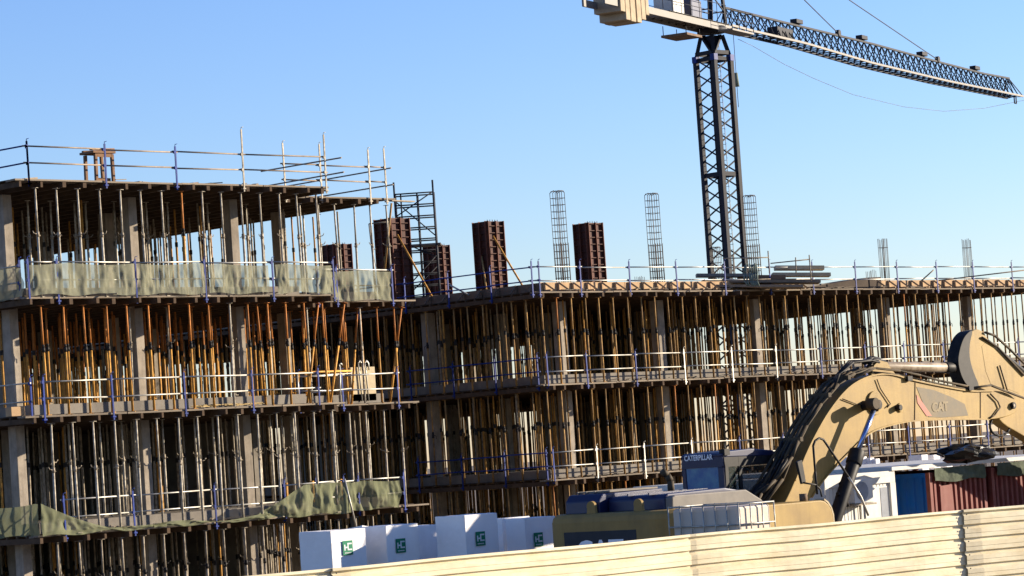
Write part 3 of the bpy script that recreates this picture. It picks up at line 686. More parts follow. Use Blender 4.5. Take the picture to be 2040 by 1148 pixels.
# square plan: corner 'near' towards camera, one side runs left-away, the other right-away
vl = w2(-math.cos(R(46)), math.sin(R(46)), 0)*mw; vr = w2(math.cos(R(44)), math.sin(R(44)), 0)*mw
cor = [near, near+vr, near+vr+vl, near+vl]; mc = near + (vr+vl)/2
legs = MB()
for c in cor: legs.beam(c+Vector((0,0,0)), c+Vector((0,0,zc)), .26, .26, up=tuple(vr.normalized()))
m = legs; m.build('mast_leg', cranem, crane)
lat = MB(); pz = .82; nlev = int(zc/pz)
for i, j in ((0,1),(1,2),(2,3),(3,0)):
    a, b = cor[i], cor[j]
    for k in range(nlev):
        za, zb = zc-(k+1)*pz, zc-k*pz
        lat.beam(a+Vector((0,0,zb)), b+Vector((0,0,za)), .07, .07) if i in (3, 2) else lat.beam(b+Vector((0,0,zb)), a+Vector((0,0,za)), .07, .07)
    for k in (0, .12, 8, 8.15, 16, 16.15, 24): lat.beam(a+Vector((0,0,zc-k*pz)), b+Vector((0,0,zc-k*pz)), .09, .12)
lat.build('mast_bracing', cranem, crane)
lad = MB(); lc = mc + vr*.25
for q in (-.2, .2): lad.tube(lc+vl.normalized()*q, lc+vl.normalized()*q+Vector((0,0,zc+1.5)), .02, 5)
k = 0
while k < zc: lad.tube(lc-vl.normalized()*.2+Vector((0,0,k)), lc+vl.normalized()*.2+Vector((0,0,k)), .013, 4); k += .3
lad.build('ladder', galvd, crane)
for c in cor: MB().box(c.x-.16, c.x+.16, c.y-.16, c.y+.16, zc-.18, zc+.18).build('collar', blue, crane)
hd = MB()      # transition head: four inclined legs joining under the slewing platform, plus frame
top = Vector((mc.x, mc.y, JZ-.2))
for c in cor:
    tgt = top + (c-mc)*.62; hd.beam(c+Vector((0,0,zc)), tgt, .20, .22)
for i in (0, 1, 2, 3): hd.beam(cor[i]+Vector((0,0,zc+.3)), cor[(i+1) % 4]+Vector((0,0,zc+.3)), .08, .22)
hd.beam(cor[0]+Vector((0,0,zc+.2)), top+(cor[3]-mc)*.5, .3, .14); hd.beam(cor[0]+Vector((0,0,zc+.2)), top+(cor[1]-mc)*.5, .22, .14)
hd.hexa([cor[0]+Vector((0,0,zc+.1))+(mc-cor[0])*.02, cor[0]+Vector((.1,0,zc+.1)), cor[0]+Vector((.1,.1,zc+.1)), cor[0]+Vector((0,.1,zc+.1))] + [top+(cor[i]-mc)*.42 for i in (3, 0, 1, 2)])
hd.build('mast_head', cranem, crane)
m = MB(); m.tube(top+Vector((0,0,.15)), top+Vector((0,0,.5)), .8, 20); m.build('slewing_ring', cranem, crane)
def J(a, b, z): return mc + jdir*a + jn*b + Vector((0,0,z))        # crane coordinates: along jib, across, height
# counter jib
m = MB()
for b in (-.62, .62): m.hexa([J(-14.9,b-.06,JZ+.05), J(1.5,b-.06,JZ+.05), J(1.5,b+.06,JZ+.05), J(-14.9,b+.06,JZ+.05), J(-14.9,b-.06,JZ+.42), J(1.5,b-.06,JZ+.42), J(1.5,b+.06,JZ+.42), J(-14.9,b+.06,JZ+.42)])
for k in range(14): m.beam(J(-12.4+k, -.6, JZ+.2), J(-12.4+k, .6, JZ+.2), .12, .12); m.beam(J(-12.4+k, -.6, JZ+.2), J(-11.4+k, .6, JZ+.2), .06, .06)
m.build('counter_jib', cranel, crane)
m = MB()
for k in range(9): m.hexa([J(-7+k*.9,-.75,JZ+.44), J(-6.15+k*.9,-.75,JZ+.44), J(-6.15+k*.9,.75,JZ+.44), J(-7+k*.9,.75,JZ+.44), J(-7+k*.9,-.75,JZ+.47), J(-6.15+k*.9,-.75,JZ+.47), J(-6.15+k*.9,.75,JZ+.47), J(-7+k*.9,.75,JZ+.47)])
m.build('walkway', cranem, crane)
def blk(a0, a1, b0, b1, z0, z1, nm, mat, bev=.03):
    p = [J(a0,b0,z0), J(a1,b0,z0), J(a1,b1,z0), J(a0,b1,z0), J(a0,b0,z1), J(a1,b0,z1), J(a1,b1,z1), J(a0,b1,z1)]
    return MB().hexa(p).build(nm, mat, crane, bevel=bev)
AC = (PL(1240, 45, mc, jdir)-mc).dot(jdir)
a0 = -13.3
for i, (aa, ab, bw, zb_, zt_) in enumerate(((0, .55, .80, 26.15, 28.3), (.60, 1.12, .80, 25.75, 28.3), (1.2, 1.8, .80, 25.72, 28.3), (1.95, 2.5, .80, 25.74, 28.3), (2.55, 3.05, .80, 25.95, 28.3), (3.1, 3.5, .80, 26.25, 28.3))):
    blk(a0+aa, a0+ab, -bw, bw, zb_+.75, zt_, 'counterweight', cwm)
blk(a0-.15, a0+3.7, -.9, .9, 28.32, 28.5, 'counter_frame', cranem)
# machinery, guard rails, cab platform
blk(-6.2, -4.8, -.6, .6, JZ+.5, JZ+1.6, 'winch_housing', cabw); blk(-3.6, -2.2, -.5, .5, JZ+.5, JZ+1.5, 'control_cabinet', sky_black)
m = MB()
for b in (-.8, .8):
    for k in range(8): m.tube(J(-8+k*1.2, b, JZ+.45), J(-8+k*1.2, b, JZ+1.5), .02, 5)
    for h in (1.0, 1.5): m.tube(J(-8, b, JZ+h), J(.5, b, JZ+h), .02, 5)
m.build('handrail', cranem, crane)
m = MB(); m.hexa([J(-.6,-1.6,JZ-.10), J(2.4,-1.6,JZ-.10), J(2.4,-.7,JZ-.10), J(-.6,-.7,JZ-.10), J(-.6,-1.6,JZ), J(2.4,-1.6,JZ), J(2.4,-.7,JZ), J(-.6,-.7,JZ)]); m.build('side_platform', cranel, crane)
m = MB()
for k in range(4): m.tube(J(-.6+k*1.0, -1.58, JZ), J(-.6+k*1.0, -1.58, JZ+1.1), .025, 5)
m.tube(J(-.6, -1.58, JZ+1.1), J(2.4, -1.58, JZ+1.1), .025, 5); m.tube(J(-.6, -1.58, JZ+.55), J(2.4, -1.58, JZ+.55), .02, 5); m.tube(J(2.4, -1.58, JZ+1.1), J(2.4, -.8, JZ+1.1), .025, 5); m.build('platform_rail', cranem, crane)
blk(-4.2, -2.2, -.4, 1.2, JZ-.55, JZ-.42, 'lower_platform', plyd, 0)
m = MB()
for (a_, b_) in ((-4.1,-.3),(-4.1,1.1),(-2.3,1.1),(-2.3,-.3)): m.tube(J(a_, b_, JZ-.42), J(a_, b_, JZ+.1), .025, 5)
m.build('platform_hanger', cranem, crane)
# tower head (A-frame) above the slewing ring
ap = PL(1409, -191, mc, jdir); apa = (ap-mc).dot(jdir); apz = ap.z
m = MB()
for b in (-.5, .5):
    m.beam(J(1.0, b, JZ+.2), J(apa+.15, b*.3, apz), .16, .16); m.beam(J(-1.0, b, JZ+.2), J(apa-.15, b*.3, apz), .16, .16)
for k in range(1, 7):
    u = k/7; za = JZ+.2+(apz-JZ-.2)*u; w = .5*(1-.7*u); aa = 1.0+(apa-.85)*u; bb = -1.0+(apa+.85)*u
    m.beam(J(aa, -w, za), J(aa, w, za), .07, .07); m.beam(J(bb, -w, za), J(bb, w, za), .07, .07); m.beam(J(aa, w, za), J(bb, w, za), .06, .06); m.beam(J(aa, -w, za), J(bb, -w, za+.9), .06, .06)
m.build('tower_head', cranem, crane)
# jib
near_px = [(1475,55),(1500,62),(1603,86),(1739,126),(1885,161),(2038,192)]
prof = [((PL(x, y, mc-jn*.6, jdir)-mc).dot(jdir), PL(x, y, mc-jn*.6, jdir).z) for x, y in near_px]
top_px = [(1490,27),(1570,47),(1665,70),(1739,88),(1867,123),(1960,147),(2036,161)]
prot = [((PL(x, y, mc, jdir)-mc).dot(jdir), PL(x, y, mc, jdir).z) for x, y in top_px]
def itp(pr, a):
    if a <= pr[0][0]: return pr[0][1]
    for (a0_, z0_), (a1_, z1_) in zip(pr, pr[1:]):
        if a <= a1_: return z0_+(z1_-z0_)*(a-a0_)/(a1_-a0_)
    return pr[-1][1]
A0, A1 = 1.6, prof[-1][0]
nb = 50; st_ = (A1-A0)/nb
chord = MB(); fch = MB(); tc_ = MB(); web = MB(); bot = MB()
for k in range(nb):
    a, b = A0+k*st_, A0+(k+1)*st_; ma = (a+b)/2
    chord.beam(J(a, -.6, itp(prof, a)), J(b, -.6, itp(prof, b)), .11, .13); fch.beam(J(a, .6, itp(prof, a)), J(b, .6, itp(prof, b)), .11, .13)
    if b < A1-1.0: tc_.beam(J(a, 0, itp(prot, a)), J(b, 0, itp(prot, b)), .12, .12)
    tp = min(ma, A1-1.2)
    for w in (-.6, .6):
        web.beam(J(a, w, itp(prof, a)), J(tp, 0, itp(prot, tp)), .05, .05); web.beam(J(b, w, itp(prof, b)), J(tp, 0, itp(prot, tp)), .05, .05)
    bot.beam(J(a, -.6, itp(prof, a)-.02), J(b, .6, itp(prof, b)-.02), .045, .045); bot.beam(J(a, -.6, itp(prof, a)-.02), J(a, .6, itp(prof, a)-.02), .045, .045)
    bot.beam(J(a, .6, itp(prof, a)-.03), J(b, -.6, itp(prof, b)-.03), .035, .035)
chord.build('jib_lower_chord', cranel, crane); fch.build('jib_lower_chord', cranem, crane); tc_.build('jib_top_chord', cranem, crane); web.build('jib_web', cranem, crane); bot.build('jib_base_lacing', cranem, crane)  # far lower chord takes the dark paint to imitate shade
for x, y in ((1588, 50), (1718, 86), (1838, 118), (1943, 141)):
    P = PL(x, y, mc, jdir); a = (P-mc).dot(jdir)
    blk(a-.55, a+.45, -.22, .22, itp(prot, a)+.1, itp(prot, a)+.36, 'floodlight', cranem, .02)
a = (PL(1553, 66, mc, jdir)-mc).dot(jdir)
blk(a-1.1, a+1.3, -.35, .35, itp(prof, a)+.15, itp(prof, a)+.75, 'hoist_winch', cranem, .05)
m = MB(); m.path([J(A1-.2, 0, itp(prof, A1)), J(A1-.2, 0, itp(prof, A1)-.45), J(A1+.2, 0, itp(prof, A1)-.45), J(A1+.2, 0, itp(prof, A1))], .05, 5); m.build('tip_bracket', cranem, crane)
for x, y in ((1670, 70), (1868, 123)):
    P = PL(x, y, mc, jdir); aa = (P-mc).dot(jdir)
    MB().tube(J(apa, 0, apz), J(aa, 0, itp(prot, aa)+.15), .035, 6).build('pendant_cable', cable, crane)
    MB().tube(J(aa, -.12, itp(prot, aa)+.15), J(aa, .12, itp(prot, aa)+.15), .22, 10).build('sheave', cranem, crane)
MB().tube(J(apa, 0, apz), J(-11, -.4, JZ+.4), .035, 6).build('pendant_cable', cable, crane); MB().tube(J(apa, 0, apz), J(-11, .4, JZ+.4), .035, 6).build('pendant_cable', cable, crane)
sg = [(1470,78),(1500,92),(1560,127),(1620,156),(1700,189),(1800,213),(1880,222),(1960,216),(2040,200)]
MB().path([PL(x, y, mc, jdir) for x, y in sg], .016, 5).build('slack_cable', cable, crane)
m = MB(); P = PL(1461, 70, mc, jdir); m.tube(P, P-Vector((0,0,4.2)), .02, 5); m.build('hanging_rope', cable, crane)
m = MB(); m.tube(P-Vector((0,0,2.2)), P-Vector((0,0,3.0)), .10, 6, .16); m.build('hanging_bag', ropeg, crane)

# ------------------------------------------------------------------ excavator
ex = thing('excavator', (4, -18.4, 0), 'dusty yellow excavator with raised bent boom standing behind the cream hoarding', 'excavator')
TN, TF, SB, TC = -20.0, -16.75, 1.2, -16.25
def arc(cx, cy, r, a0, a1, n=6): return [(cx+r*math.cos(R(a0+(a1-a0)*i/n)), cy+r*math.sin(R(a0+(a1-a0)*i/n))) for i in range(n+1)]
# counterweight: plan outline with rounded rear corners, from z 1.0 to 2.4, rounded top edge
def cwring(ins, z):
    pts = arc(SB+.62+ins*0, TN+.62, .62-ins, 180, 270, 6)+[(SB+1.25, TN+ins)]+[(SB+1.25, TC-ins)]+arc(SB+.62, TC-.62, .62-ins, 90, 180, 6)
    return [(x, y, z) for x, y in pts]
m = MB(); rings = [cwring(.12, 1.0), cwring(.0, 1.12), cwring(0, 2.2), cwring(.03, 2.30), cwring(.10, 2.365), cwring(.2, 2.38)]
n_ = len(rings[0])
for a, b in zip(rings, rings[1:]): m.add(a+b, [(i, (i+1) % n_, n_+(i+1) % n_, n_+i) for i in range(n_)])
m.add(rings[-1], [tuple(range(n_))]); m.add(rings[0], [tuple(range(n_))[::-1]])
cw = m.build('counterweight', catd, ex, bevel=.0)
m = MB(); py0, py1 = S(1124, 1070, SB)[0], S(1268, 1070, SB)[0]; pz = S(1200, 1058, SB)[1]; m.box(SB-.006, SB+.01, py1, py0, 1.35, pz); pn = m.build('name_panel', decald, ex, bevel=.003)
# letters: text runs towards -Y on the rear face
letters('CAT', .62, (SB-.012, S(1148, 1070, SB)[0], pz-.63), (0,-1,0), (0,0,1), 0.0, .02, 1.1).build('lettering', lett, ex)
for x in (1178, 1272):
    y, z = S(x, 1010, SB+.18); m = MB()
    pts = [(y-.13, 2.36)]+[(y+.12*math.cos(R(a)), 2.52+.12*math.sin(R(a))) for a in range(200, -30, -20)][::1]+[(y+.13, 2.36)]
    m.prism(pts, 'x', SB+.16, SB+.23); m.build('lifting_eye', catd, ex)
# engine hood (centre), right side painted paler for sunlight, left module with grille
m = MB(); hy0, hy1 = -19.55, -17.75
hs0 = SB+.55; prof_h = [(hs0, 2.36), (hs0+.02, 2.62), (hs0+.12, 2.70), (hs0+2.0, 2.73), (hs0+2.45, 2.66), (hs0+2.95, 2.42), (hs0+3.0, 2.36)]
m.prism(prof_h, 'y', hy0+.18, hy1); hood = m.build('engine_hood', sky_black, ex, bevel=.04)
m = MB(); pr2 = [(x, z if z < 2.5 else z-.03) for x, z in prof_h]
m.prism([(x+.01, min(z, 2.66)) for x, z in prof_h], 'y', hy0-.02, hy0+.179); m.build('hood_side', hoodg, ex, bevel=.03)
m = MB()
for k in (1, 2):
    y = hy1-(hy1-hy0)*k/3; m.box(hs0-.01, hs0+1.9, y-.015, y+.015, 2.695, 2.745)
m.build('hood_seam', sky_black, hood)
m = MB(); m.prism([(SB+.30, 2.36), (SB+.32, 2.64), (SB+.45, 2.78), (SB+2.4, 2.80), (SB+2.4, 2.36)], 'y', -17.72, TF+.02); m.build('air_box', sky_black, ex, bevel=.03)
m = MB()
for k in range(14): m.box(SB+.6+k*.12, SB+.64+k*.12, -17.62, -16.85, 2.80, 2.835)
for k in range(4): m.box(SB+.55, SB+2.3, -17.66+k*.25, -17.62+k*.25, 2.802, 2.842)
m.build('grille', hoodg, ex)
m = MB(); y, z = S(1338, 990, SB+1.9)
m.path([(SB+1.9, y, 2.7), (SB+1.9, y, 2.95), (SB+1.85, y+.04, 3.08), (SB+1.75, y+.1, 3.18)], .075, 10); m.build('exhaust', hose, ex)
# body side, tank
fs = T(1660, 1010, TN)[0]
m = MB(); m.box(SB+1.25, 3.2, TN+.03, TF, 1.05, 2.28); m.build('body', catd, ex, bevel=.03)
m = MB(); m.prism([(3.2, 1.05), (3.2, 2.30)]+[(fs-.42+.4*math.sin(R(a)), 1.88+.42*math.cos(R(a))) for a in (0, 20, 40, 60, 80)]+[(fs, 1.05)], 'y', TN, TN+1.1); m.build('fuel_tank', cat, ex, bevel=.03)
m = MB(); m.prism([(fs-.42+.42*math.sin(R(a)), 1.88+.44*math.cos(R(a))) for a in (20, 40, 60, 80)]+[(fs+.02, 1.05), (fs+.06, 1.05)]+[(fs-.42+.46*math.sin(R(a)), 1.88+.48*math.cos(R(a))) for a in (80, 60, 40, 20)], 'y', TN+.02, TN+.3); m.build('tank_trim', crate, ex)
m = MB(); m.box(3.21, fs-.5, TN+1.1, TF, 1.05, 2.1); m.build('deck', catd, ex)
m = MB(); a = T(1600, 985, TN+.5); m.tube((a[0], TN+.5, 2.28), (a[0], TN+.5, 2.46), .09, 10); m.build('filler_cap', plyd, ex)
# tracks
for k, t in enumerate((-19.95, -17.4)):
    m = MB(); pts = arc(.6, .5, .5, 90, 270, 6)+arc(6.0, .5, .5, -90, 90, 6); m.prism(pts, 'y', t, t+.6); m.build('track', black, ex, bevel=.02)
m = MB(); m.box(1.8, 5.2, -19.3, -17.4, .5, 1.04); m.build('undercarriage', catd, ex)
# cab: rear face and near side
ct0, ct1 = -18.0, -16.8
cs0 = T(1441, 940, ct0)[0]; cs1 = T(1548, 940, ct0)[0]; ctop = T(1441, 902, ct0)[1]
m = MB()     # frame: rear wall with window opening, roof, pillars
zw0, zw1 = 2.45, ctop-.31
m.box(cs0, cs0+.06, ct0, ct1, zw1, ctop-.02); m.box(cs0, cs0+.06, ct0, ct0+.16, 1.9, zw1); m.box(cs0, cs0+.06, ct1-.10, ct1, 1.9, zw1)
m.box(cs0, cs0+.06, ct0+.16, ct1-.10, 1.9, zw0)
cab = m.build('cab', sky_black, ex, bevel=.02)
m = MB(); m.prism([(cs0-.02, ctop-.03), (cs0+.1, ctop+.02), (cs0+1.0, ctop+.05), (cs1-.1, ctop-.02), (cs1, ctop-.10), (cs1-.02, ctop-.14), (cs0, ctop-.10)], 'y', ct0-.01, ct1+.01); m.build('roof', sky_black, ex, bevel=.025)
m = MB(); m.box(cs0+.02, cs0+.03, ct0+.165, ct1-.105, zw0, zw1); m.build('rear_window', glassb, ex)
m = MB()
for x, w in ((cs0+.061, .12), (cs0+.55, .10), (cs1-.2, .07)):
    m.hexa([(x, ct0, 1.9), (x+w, ct0, 1.9), (x+w, ct0+.05, 1.9), (x, ct0+.05, 1.9), (x, ct0, ctop-.1), (x+w, ct0, ctop-.1), (x+w, ct0+.05, ctop-.1), (x, ct0+.05, ctop-.1)])
m.box(cs0+.07, cs1-.1, ct0+.002, ct0+.048, ctop-.32, ctop-.1); m.box(cs0+.07, cs1-.1, ct0+.002, ct0+.048, 1.9, 2.32)
m.build('pillar_frame', black, ex)
m = MB()
for x in (cs0+.1, cs1-.15): m.box(x, x+.06, ct1-.05, ct1, 1.9, ctop-.1)
m.box(cs0+.07, cs1-.1, ct1-.05, ct1-.01, 1.9, 2.3)
m.build('pillar_frame', black, ex)
m = MB(); m.box(cs0+.18, cs1-.2, ct0+.02, ct0+.028, 2.32, ctop-.3); m.build('side_window', glassc, ex)
m = MB(); m.box(cs0+.15, cs1-.15, ct1-.03, ct1-.022, 2.3, ctop-.2); m.build('far_window', glassc, ex)
m = MB(); m.box(cs0+.4, cs0+.9, -17.65, -17.15, 2.0, 2.35); m.box(cs0+.35, cs0+.5, -17.62, -17.18, 2.3, 2.95); m.build('seat', black, ex, bevel=.05)
m = MB(); m.box(cs0+.02, cs0+.2, ct0-.06, ct0+.10, ctop-.06, ctop+.08); m.tube((cs0+.1, ct0, ctop), (cs0+.1, ct0, ctop+.2), .02, 5); m.build('roof_lamp', black, ex)
ty, tz = S(1356, 915, cs0); ty2, _ = S(1414, 912, cs0)
letters('CATERPILLAR', .17, (cs0-.028, ty-.13, tz-.05), (0,-1,0), (0,0,1), 0, .004, abs(ty2-ty)/(.17*6.35)).build('lettering', lett, ex)
# boom
BT0, BT1 = -18.62, -18.14
bp = [(1500,1120),(1540,1040),(1573,986),(1601,911),(1626,860),(1652,816),(1685,775),(1715,755),(1750,745),(1780,746),(1810,756),(1876,770),(1932,780),(1966,779),(1995,779),(2012,786),(2024,797),(2028,808),(2024,820),(2014,828),(1980,836),(1953,835),(1876,836),(1821,838),(1785,844),(1740,857),(1715,876),(1700,892),(1656,936),(1626,973),(1600,1020),(1570,1090),(1545,1140)]
def chaikin(p, n=2):
    for _ in range(n):
        q = []
        for i in range(len(p)):
            a, b = p[i], p[(i+1) % len(p)]
            q += [(a[0]*.75+b[0]*.25, a[1]*.75+b[1]*.25), (a[0]*.25+b[0]*.75, a[1]*.25+b[1]*.75)]
        p = q
    return p
bo = [T(x, y, BT0) for x, y in chaikin(bp)]
m = MB(); m.prism(bo, 'y', BT0, BT1); m.build('boom', cat, ex, bevel=.015)
m = MB()    # bottom flange lip and top flange along the outline, 3 cm proud
for i in list(range(8, 52))+list(range(80, 116)): 
    a = bo[i]; b = bo[i+1]; m.beam((a[0], BT0-.012, a[1]), (b[0], BT0-.012, b[1]), .05, .035)
m.build('boom_flange', cat, ex)
def side_plate(pts, y0, y1, nm, mt, bev=0): q = [T(x, y, y0) for x, y in pts]; return MB().prism(q, 'y', y0, y1).build(nm, mt, ex, bevel=bev)
side_plate([(1826,771),(1860,777),(1895,791),(1922,805),(1929,828),(1876,832),(1850,831)], BT0-.006, BT0-.001, 'decal', decal)
side_plate([(1826,786),(1833,795),(1857,829),(1846,829),(1828,803)], BT0-.011, BT0-.0065, 'decal_stripe', decalp)
q = T(1857, 818, BT0-.012); letters('CAT', .30, (q[0], BT0-.014, q[1]-.03), (.999,0,.02), (0,0,1), 0, .012, 1.1).build('lettering', decalt, ex)
m = MB()
q0 = T(1823, 762, BT0); q1 = T(1822, 838, BT0); m.beam((q0[0], BT0-.004, q0[1]), (q1[0], BT0-.004, q1[1]), .02, .012)
q0 = T(1953, 781, BT0); q1 = T(1953, 835, BT0); m.beam((q0[0], BT0-.004, q0[1]), (q1[0], BT0-.004, q1[1]), .02, .012)
m.build('weld_seam', plyd, ex)
# pins and bosses
def boss(px, py, t0, t1, r, nm, mt):
    q = T(px, py, t0); MB().tube((q[0], t0, q[1]), (q[0], t1, q[1]), r, 18).build(nm, mt, ex, bevel=.01)
boss(1752, 806, BT0-.46, BT1+.4, .115, 'cylinder_pin', black); boss(1746, 804, BT0-.52, BT0-.30, .135, 'pin_cap', hose)
boss(1795, 812, BT0-.14, BT0, .07, 'pin_boss', black); boss(1795, 812, BT0-.04, BT0, .11, 'pin_plate', cat); boss(1745, 803, BT0-.05, BT0, .28, 'pin_plate', cat)
boss(2021, 808, BT0-.07, BT1+.07, .085, 'nose_pin', black); boss(2021, 808, BT0-.09, BT0-.071, .04, 'nose_pin', cylm)
# lift cylinders
for k, t in enumerate((BT0-.38, BT1+.30)):
    def q(px, py): a = T(px, py, BT0-.38); return Vector((a[0], t, a[1]))
    MB().tube(q(1650, 1075), q(1702, 918), .155, 16).build('lift_cylinder', black, ex, bevel=.01)
    MB().tube(q(1700, 925), q(1708, 899), .185, 16).build('cylinder_gland', black, ex, bevel=.01)
    MB().tube(q(1706, 905), q(1745, 806), .062, 16).build('cylinder_rod', chrome, ex)
    MB().tube(q(1742, 816), q(1747, 800), .10, 12).build('rod_eye', hose, ex)
# stick cylinder
def qb(px, py, t=-18.38): a = T(px, py, BT0); return Vector((a[0], t, a[1]))
MB().tube(qb(1765, 729), qb(1905, 731), .115, 16).build('stick_cylinder', cylm, ex, bevel=.01)
MB().tube(qb(1898, 731), qb(1912, 731), .135, 16).build('cylinder_gland', black, ex, bevel=.01); MB().tube(qb(1912, 731), qb(1930, 731), .10, 16).build('cylinder_gland', cylm, ex)
MB().tube(qb(1925, 731), qb(1950, 731), .065, 12).build('cylinder_rod', cylm, ex)
MB().tube(qb(1768, 731), qb(1750, 735), .10, 14).build('cylinder_eye', hose, ex)
side_plate([(1735,750),(1742,728),(1752,718),(1768,722),(1775,735),(1790,752)], BT0+.08, BT0+.15, 'cylinder_bracket', cat); side_plate([(1735,750),(1742,728),(1752,718),(1768,722),(1775,735),(1790,752)], BT1-.1, BT1-.03, 'cylinder_bracket', cat)
m = MB(); m.path([qb(1738, 722), qb(1752, 712), qb(1768, 716)], .06, 6); m.path([qb(1735, 732, -18.5), qb(1750, 715, -18.5), qb(1772, 720, -18.5)], .035, 6); m.build('hose_clump', black, ex)
# stick
skp = [(1919,700),(1927,678),(1938,662),(1952,654),(1966,660),(1974,676),(1992,694),(2040,742),(2120,826),(2230,950),(2205,975),(2120,915),(2042,866),(1995,840),(1985,800),(1960,785),(1940,778),(1922,752),(1915,725)]
sk = [T(x, y, BT0) for x, y in chaikin(skp)]
m = MB(); m.prism(sk, 'y', -18.53, -18.22); m.build('stick', cat, ex, bevel=.02)
dk = [(1913,722),(1917,695),(1925,672),(1936,660),(1944,657),(1938,680),(1936,705),(1942,735),(1960,775),(1938,775),(1922,755)]
m = MB(); m.prism([T(x, y, BT0) for x, y in chaikin(dk)], 'y', -18.545, -18.205); m.build('stick_guard', black, ex, bevel=.01)
side_plate([(1956,690),(1962,684),(1975,692),(2035,762),(2030,784),(2010,776),(1975,768),(1964,740)], -18.535, -18.531, 'stick_panel', cat)
MB().tube(qb(1972, 668, -18.3), qb(2060, 740, -18.3), .085, 14).build('bucket_cylinder', black, ex); MB().tube(qb(2060, 740, -18.3), qb(2150, 815, -18.3), .05, 12).build('cylinder_rod', chrome, ex)
m = MB(); m.path([qb(1966, 662, -18.56), qb(1985, 668, -18.56), qb(2015, 695, -18.56), qb(2050, 730, -18.56)], .03, 6); m.path([qb(1960, 672, -18.56), qb(1990, 690, -18.56), qb(2045, 748, -18.56)], .028, 6)
m.path([qb(1935, 773, -18.68), qb(1970, 768, -18.68), qb(2002, 781, -18.68), qb(2040, 795, -18.68)], .03, 6); m.path([qb(1995, 728, -18.57), qb(2010, 778, -18.57)], .02, 6); m.path([qb(1970, 785, -18.66), qb(1985, 800, -18.66), qb(1990, 812, -18.66), qb(1978, 828, -18.66), qb(1968, 834, -18.66)], .02, 6); m.build('stick_hose', hose, ex)
m = MB(); pts = [qb(2000+20*math.cos(R(a)), 848+20*math.sin(R(a)), -18.5) for a in range(0, 361, 24)]; m.path(pts, .03, 8); m.build('hose_loop', black, ex)
m = MB(); m.prism([T(x, y, BT0) for x, y in ((2195,960),(2235,940),(2250,1000),(2235,1060),(2190,1080),(2140,1050),(2150,1010))], 'y', -19.0, -17.75); m.build('bucket', plyd, ex, bevel=.02)
# pipes along the boom top
pc = [(1500,985),(1522,945),(1560,895),(1600,840),(1640,795),(1680,765),(1720,742),(1765,735)]
for k in range(6):
    t = BT0+.05+.08*k; off = 6+(k % 2)*2
    m = MB(); pts = []
    for i, (x, y) in enumerate([(1530,1010),(1568,960),(1590,905),(1617,852),(1645,810),(1680,768),(1712,748),(1748,738)]):
        a = T(x-off, y-off*.6, BT0); jx = .02*math.sin(i*2.1+k)
        pts.append((a[0]+jx, t, a[1]+jx))
    m.path(pts, .038, 8); m.build('boom_pipe', hose, ex)
for (x, y) in ((1604,880),(1660,792),(1699,757)):
    a = T(x-8, y-5, BT0); m = MB(); m.box(a[0]-.05, a[0]+.05, BT0-.02, BT1+.1, a[1]-.05, a[1]+.05); m.build('pipe_clamp', hose, ex)
for k in range(7):
    rn = random.Random(40+k); t = BT0-.02+.09*k
    pts = [(T(x, y, BT0)[0]+rn.uniform(-.06, .06), t+rn.uniform(-.04, .04), T(x, y, BT0)[1]+rn.uniform(-.05, .05)) for x, y in ((1500,1015),(1520,985),(1545,960),(1575,915),(1592,880))]
    m = MB(); m.path(pts, .035, 7); m.build('boom_hose', black if k % 2 else hose, ex)
for k in range(3):
    m = MB(); m.path([qb(1660+6*k, 775-4*k, BT0+.15*k), qb(1672+8*k, 745, BT0+.15*k), qb(1700+6*k, 722-2*k, BT0+.15*k), qb(1735, 718, BT0+.15*k), qb(1752, 722, BT0+.15*k)], .03, 7); m.build('boom_hose', black, ex)
m = MB(); m.path([qb(x, y, BT0-.05) for x, y in ((1700,752),(1740,734),(1790,739),(1830,748),(1870,759),(1935,772))], .028, 7); m.path([qb(x, y, BT0-.02) for x, y in ((1740,742),(1790,747),(1830,756),(1870,765),(1930,777))], .02, 7); m.build('boom_line', hose, ex)
for (x, y) in ((1808,754),(1930,773)):
    a = T(x, y, BT0); MB().box(a[0]-.10, a[0]+.08, BT0-.09, BT0+.05, a[1]-.06, a[1]+.05).build('line_clamp', black, ex)
m = MB(); m.path([qb(x, y, BT0-.03) for x, y in ((1745,756),(1752,775),(1762,790),(1772,805),(1765,812))], .014, 6); m.path([qb(x, y, BT0-.03) for x, y in ((1676,795),(1705,806),(1725,805),(1735,795))], .012, 6); m.build('grease_line', hose, ex)
# handrail, mirror, wiper-like silver bar
m = MB(); q = lambda x, y: (T(x, y, TN+.1)[0], TN+.1, T(x, y, TN+.1)[1])
m.path([q(1628, 985), q(1624, 940), q(1620, 888), q(1624, 878), q(1632, 873), q(1640, 876), q(1645, 883), q(1690, 950)], .026, 8); m.path([q(1600, 962), q(1625, 966), q(1634, 975), q(1637, 990)], .02, 8); m.build('handrail', black, ex)
m = MB(); m.path([q(1690, 950), q(1715, 990), q(1730, 1027)], .028, 8); m.build('handrail_end', rail, ex)
m = MB(); qq = [q(1588, 920), q(1598, 916), q(1606, 960), q(1598, 965)]; vs = qq+[(a[0]+.05, a[1]+.10, a[2]) for a in qq]; m.hexa(vs); m.build('mirror', black, ex, bevel=.015)
m = MB(); m.path([qb(1668, 985, BT0-.3), qb(1655, 980, BT0-.3), qb(1652, 965, BT0-.3), qb(1665, 950, BT0-.3), qb(1680, 940, BT0-.3)], .03, 7); m.path([qb(1640, 985, BT0-.4), qb(1655, 990, BT0-.4), qb(1662, 1010, BT0-.4)], .04, 7); m.build('cylinder_hose', black, ex)

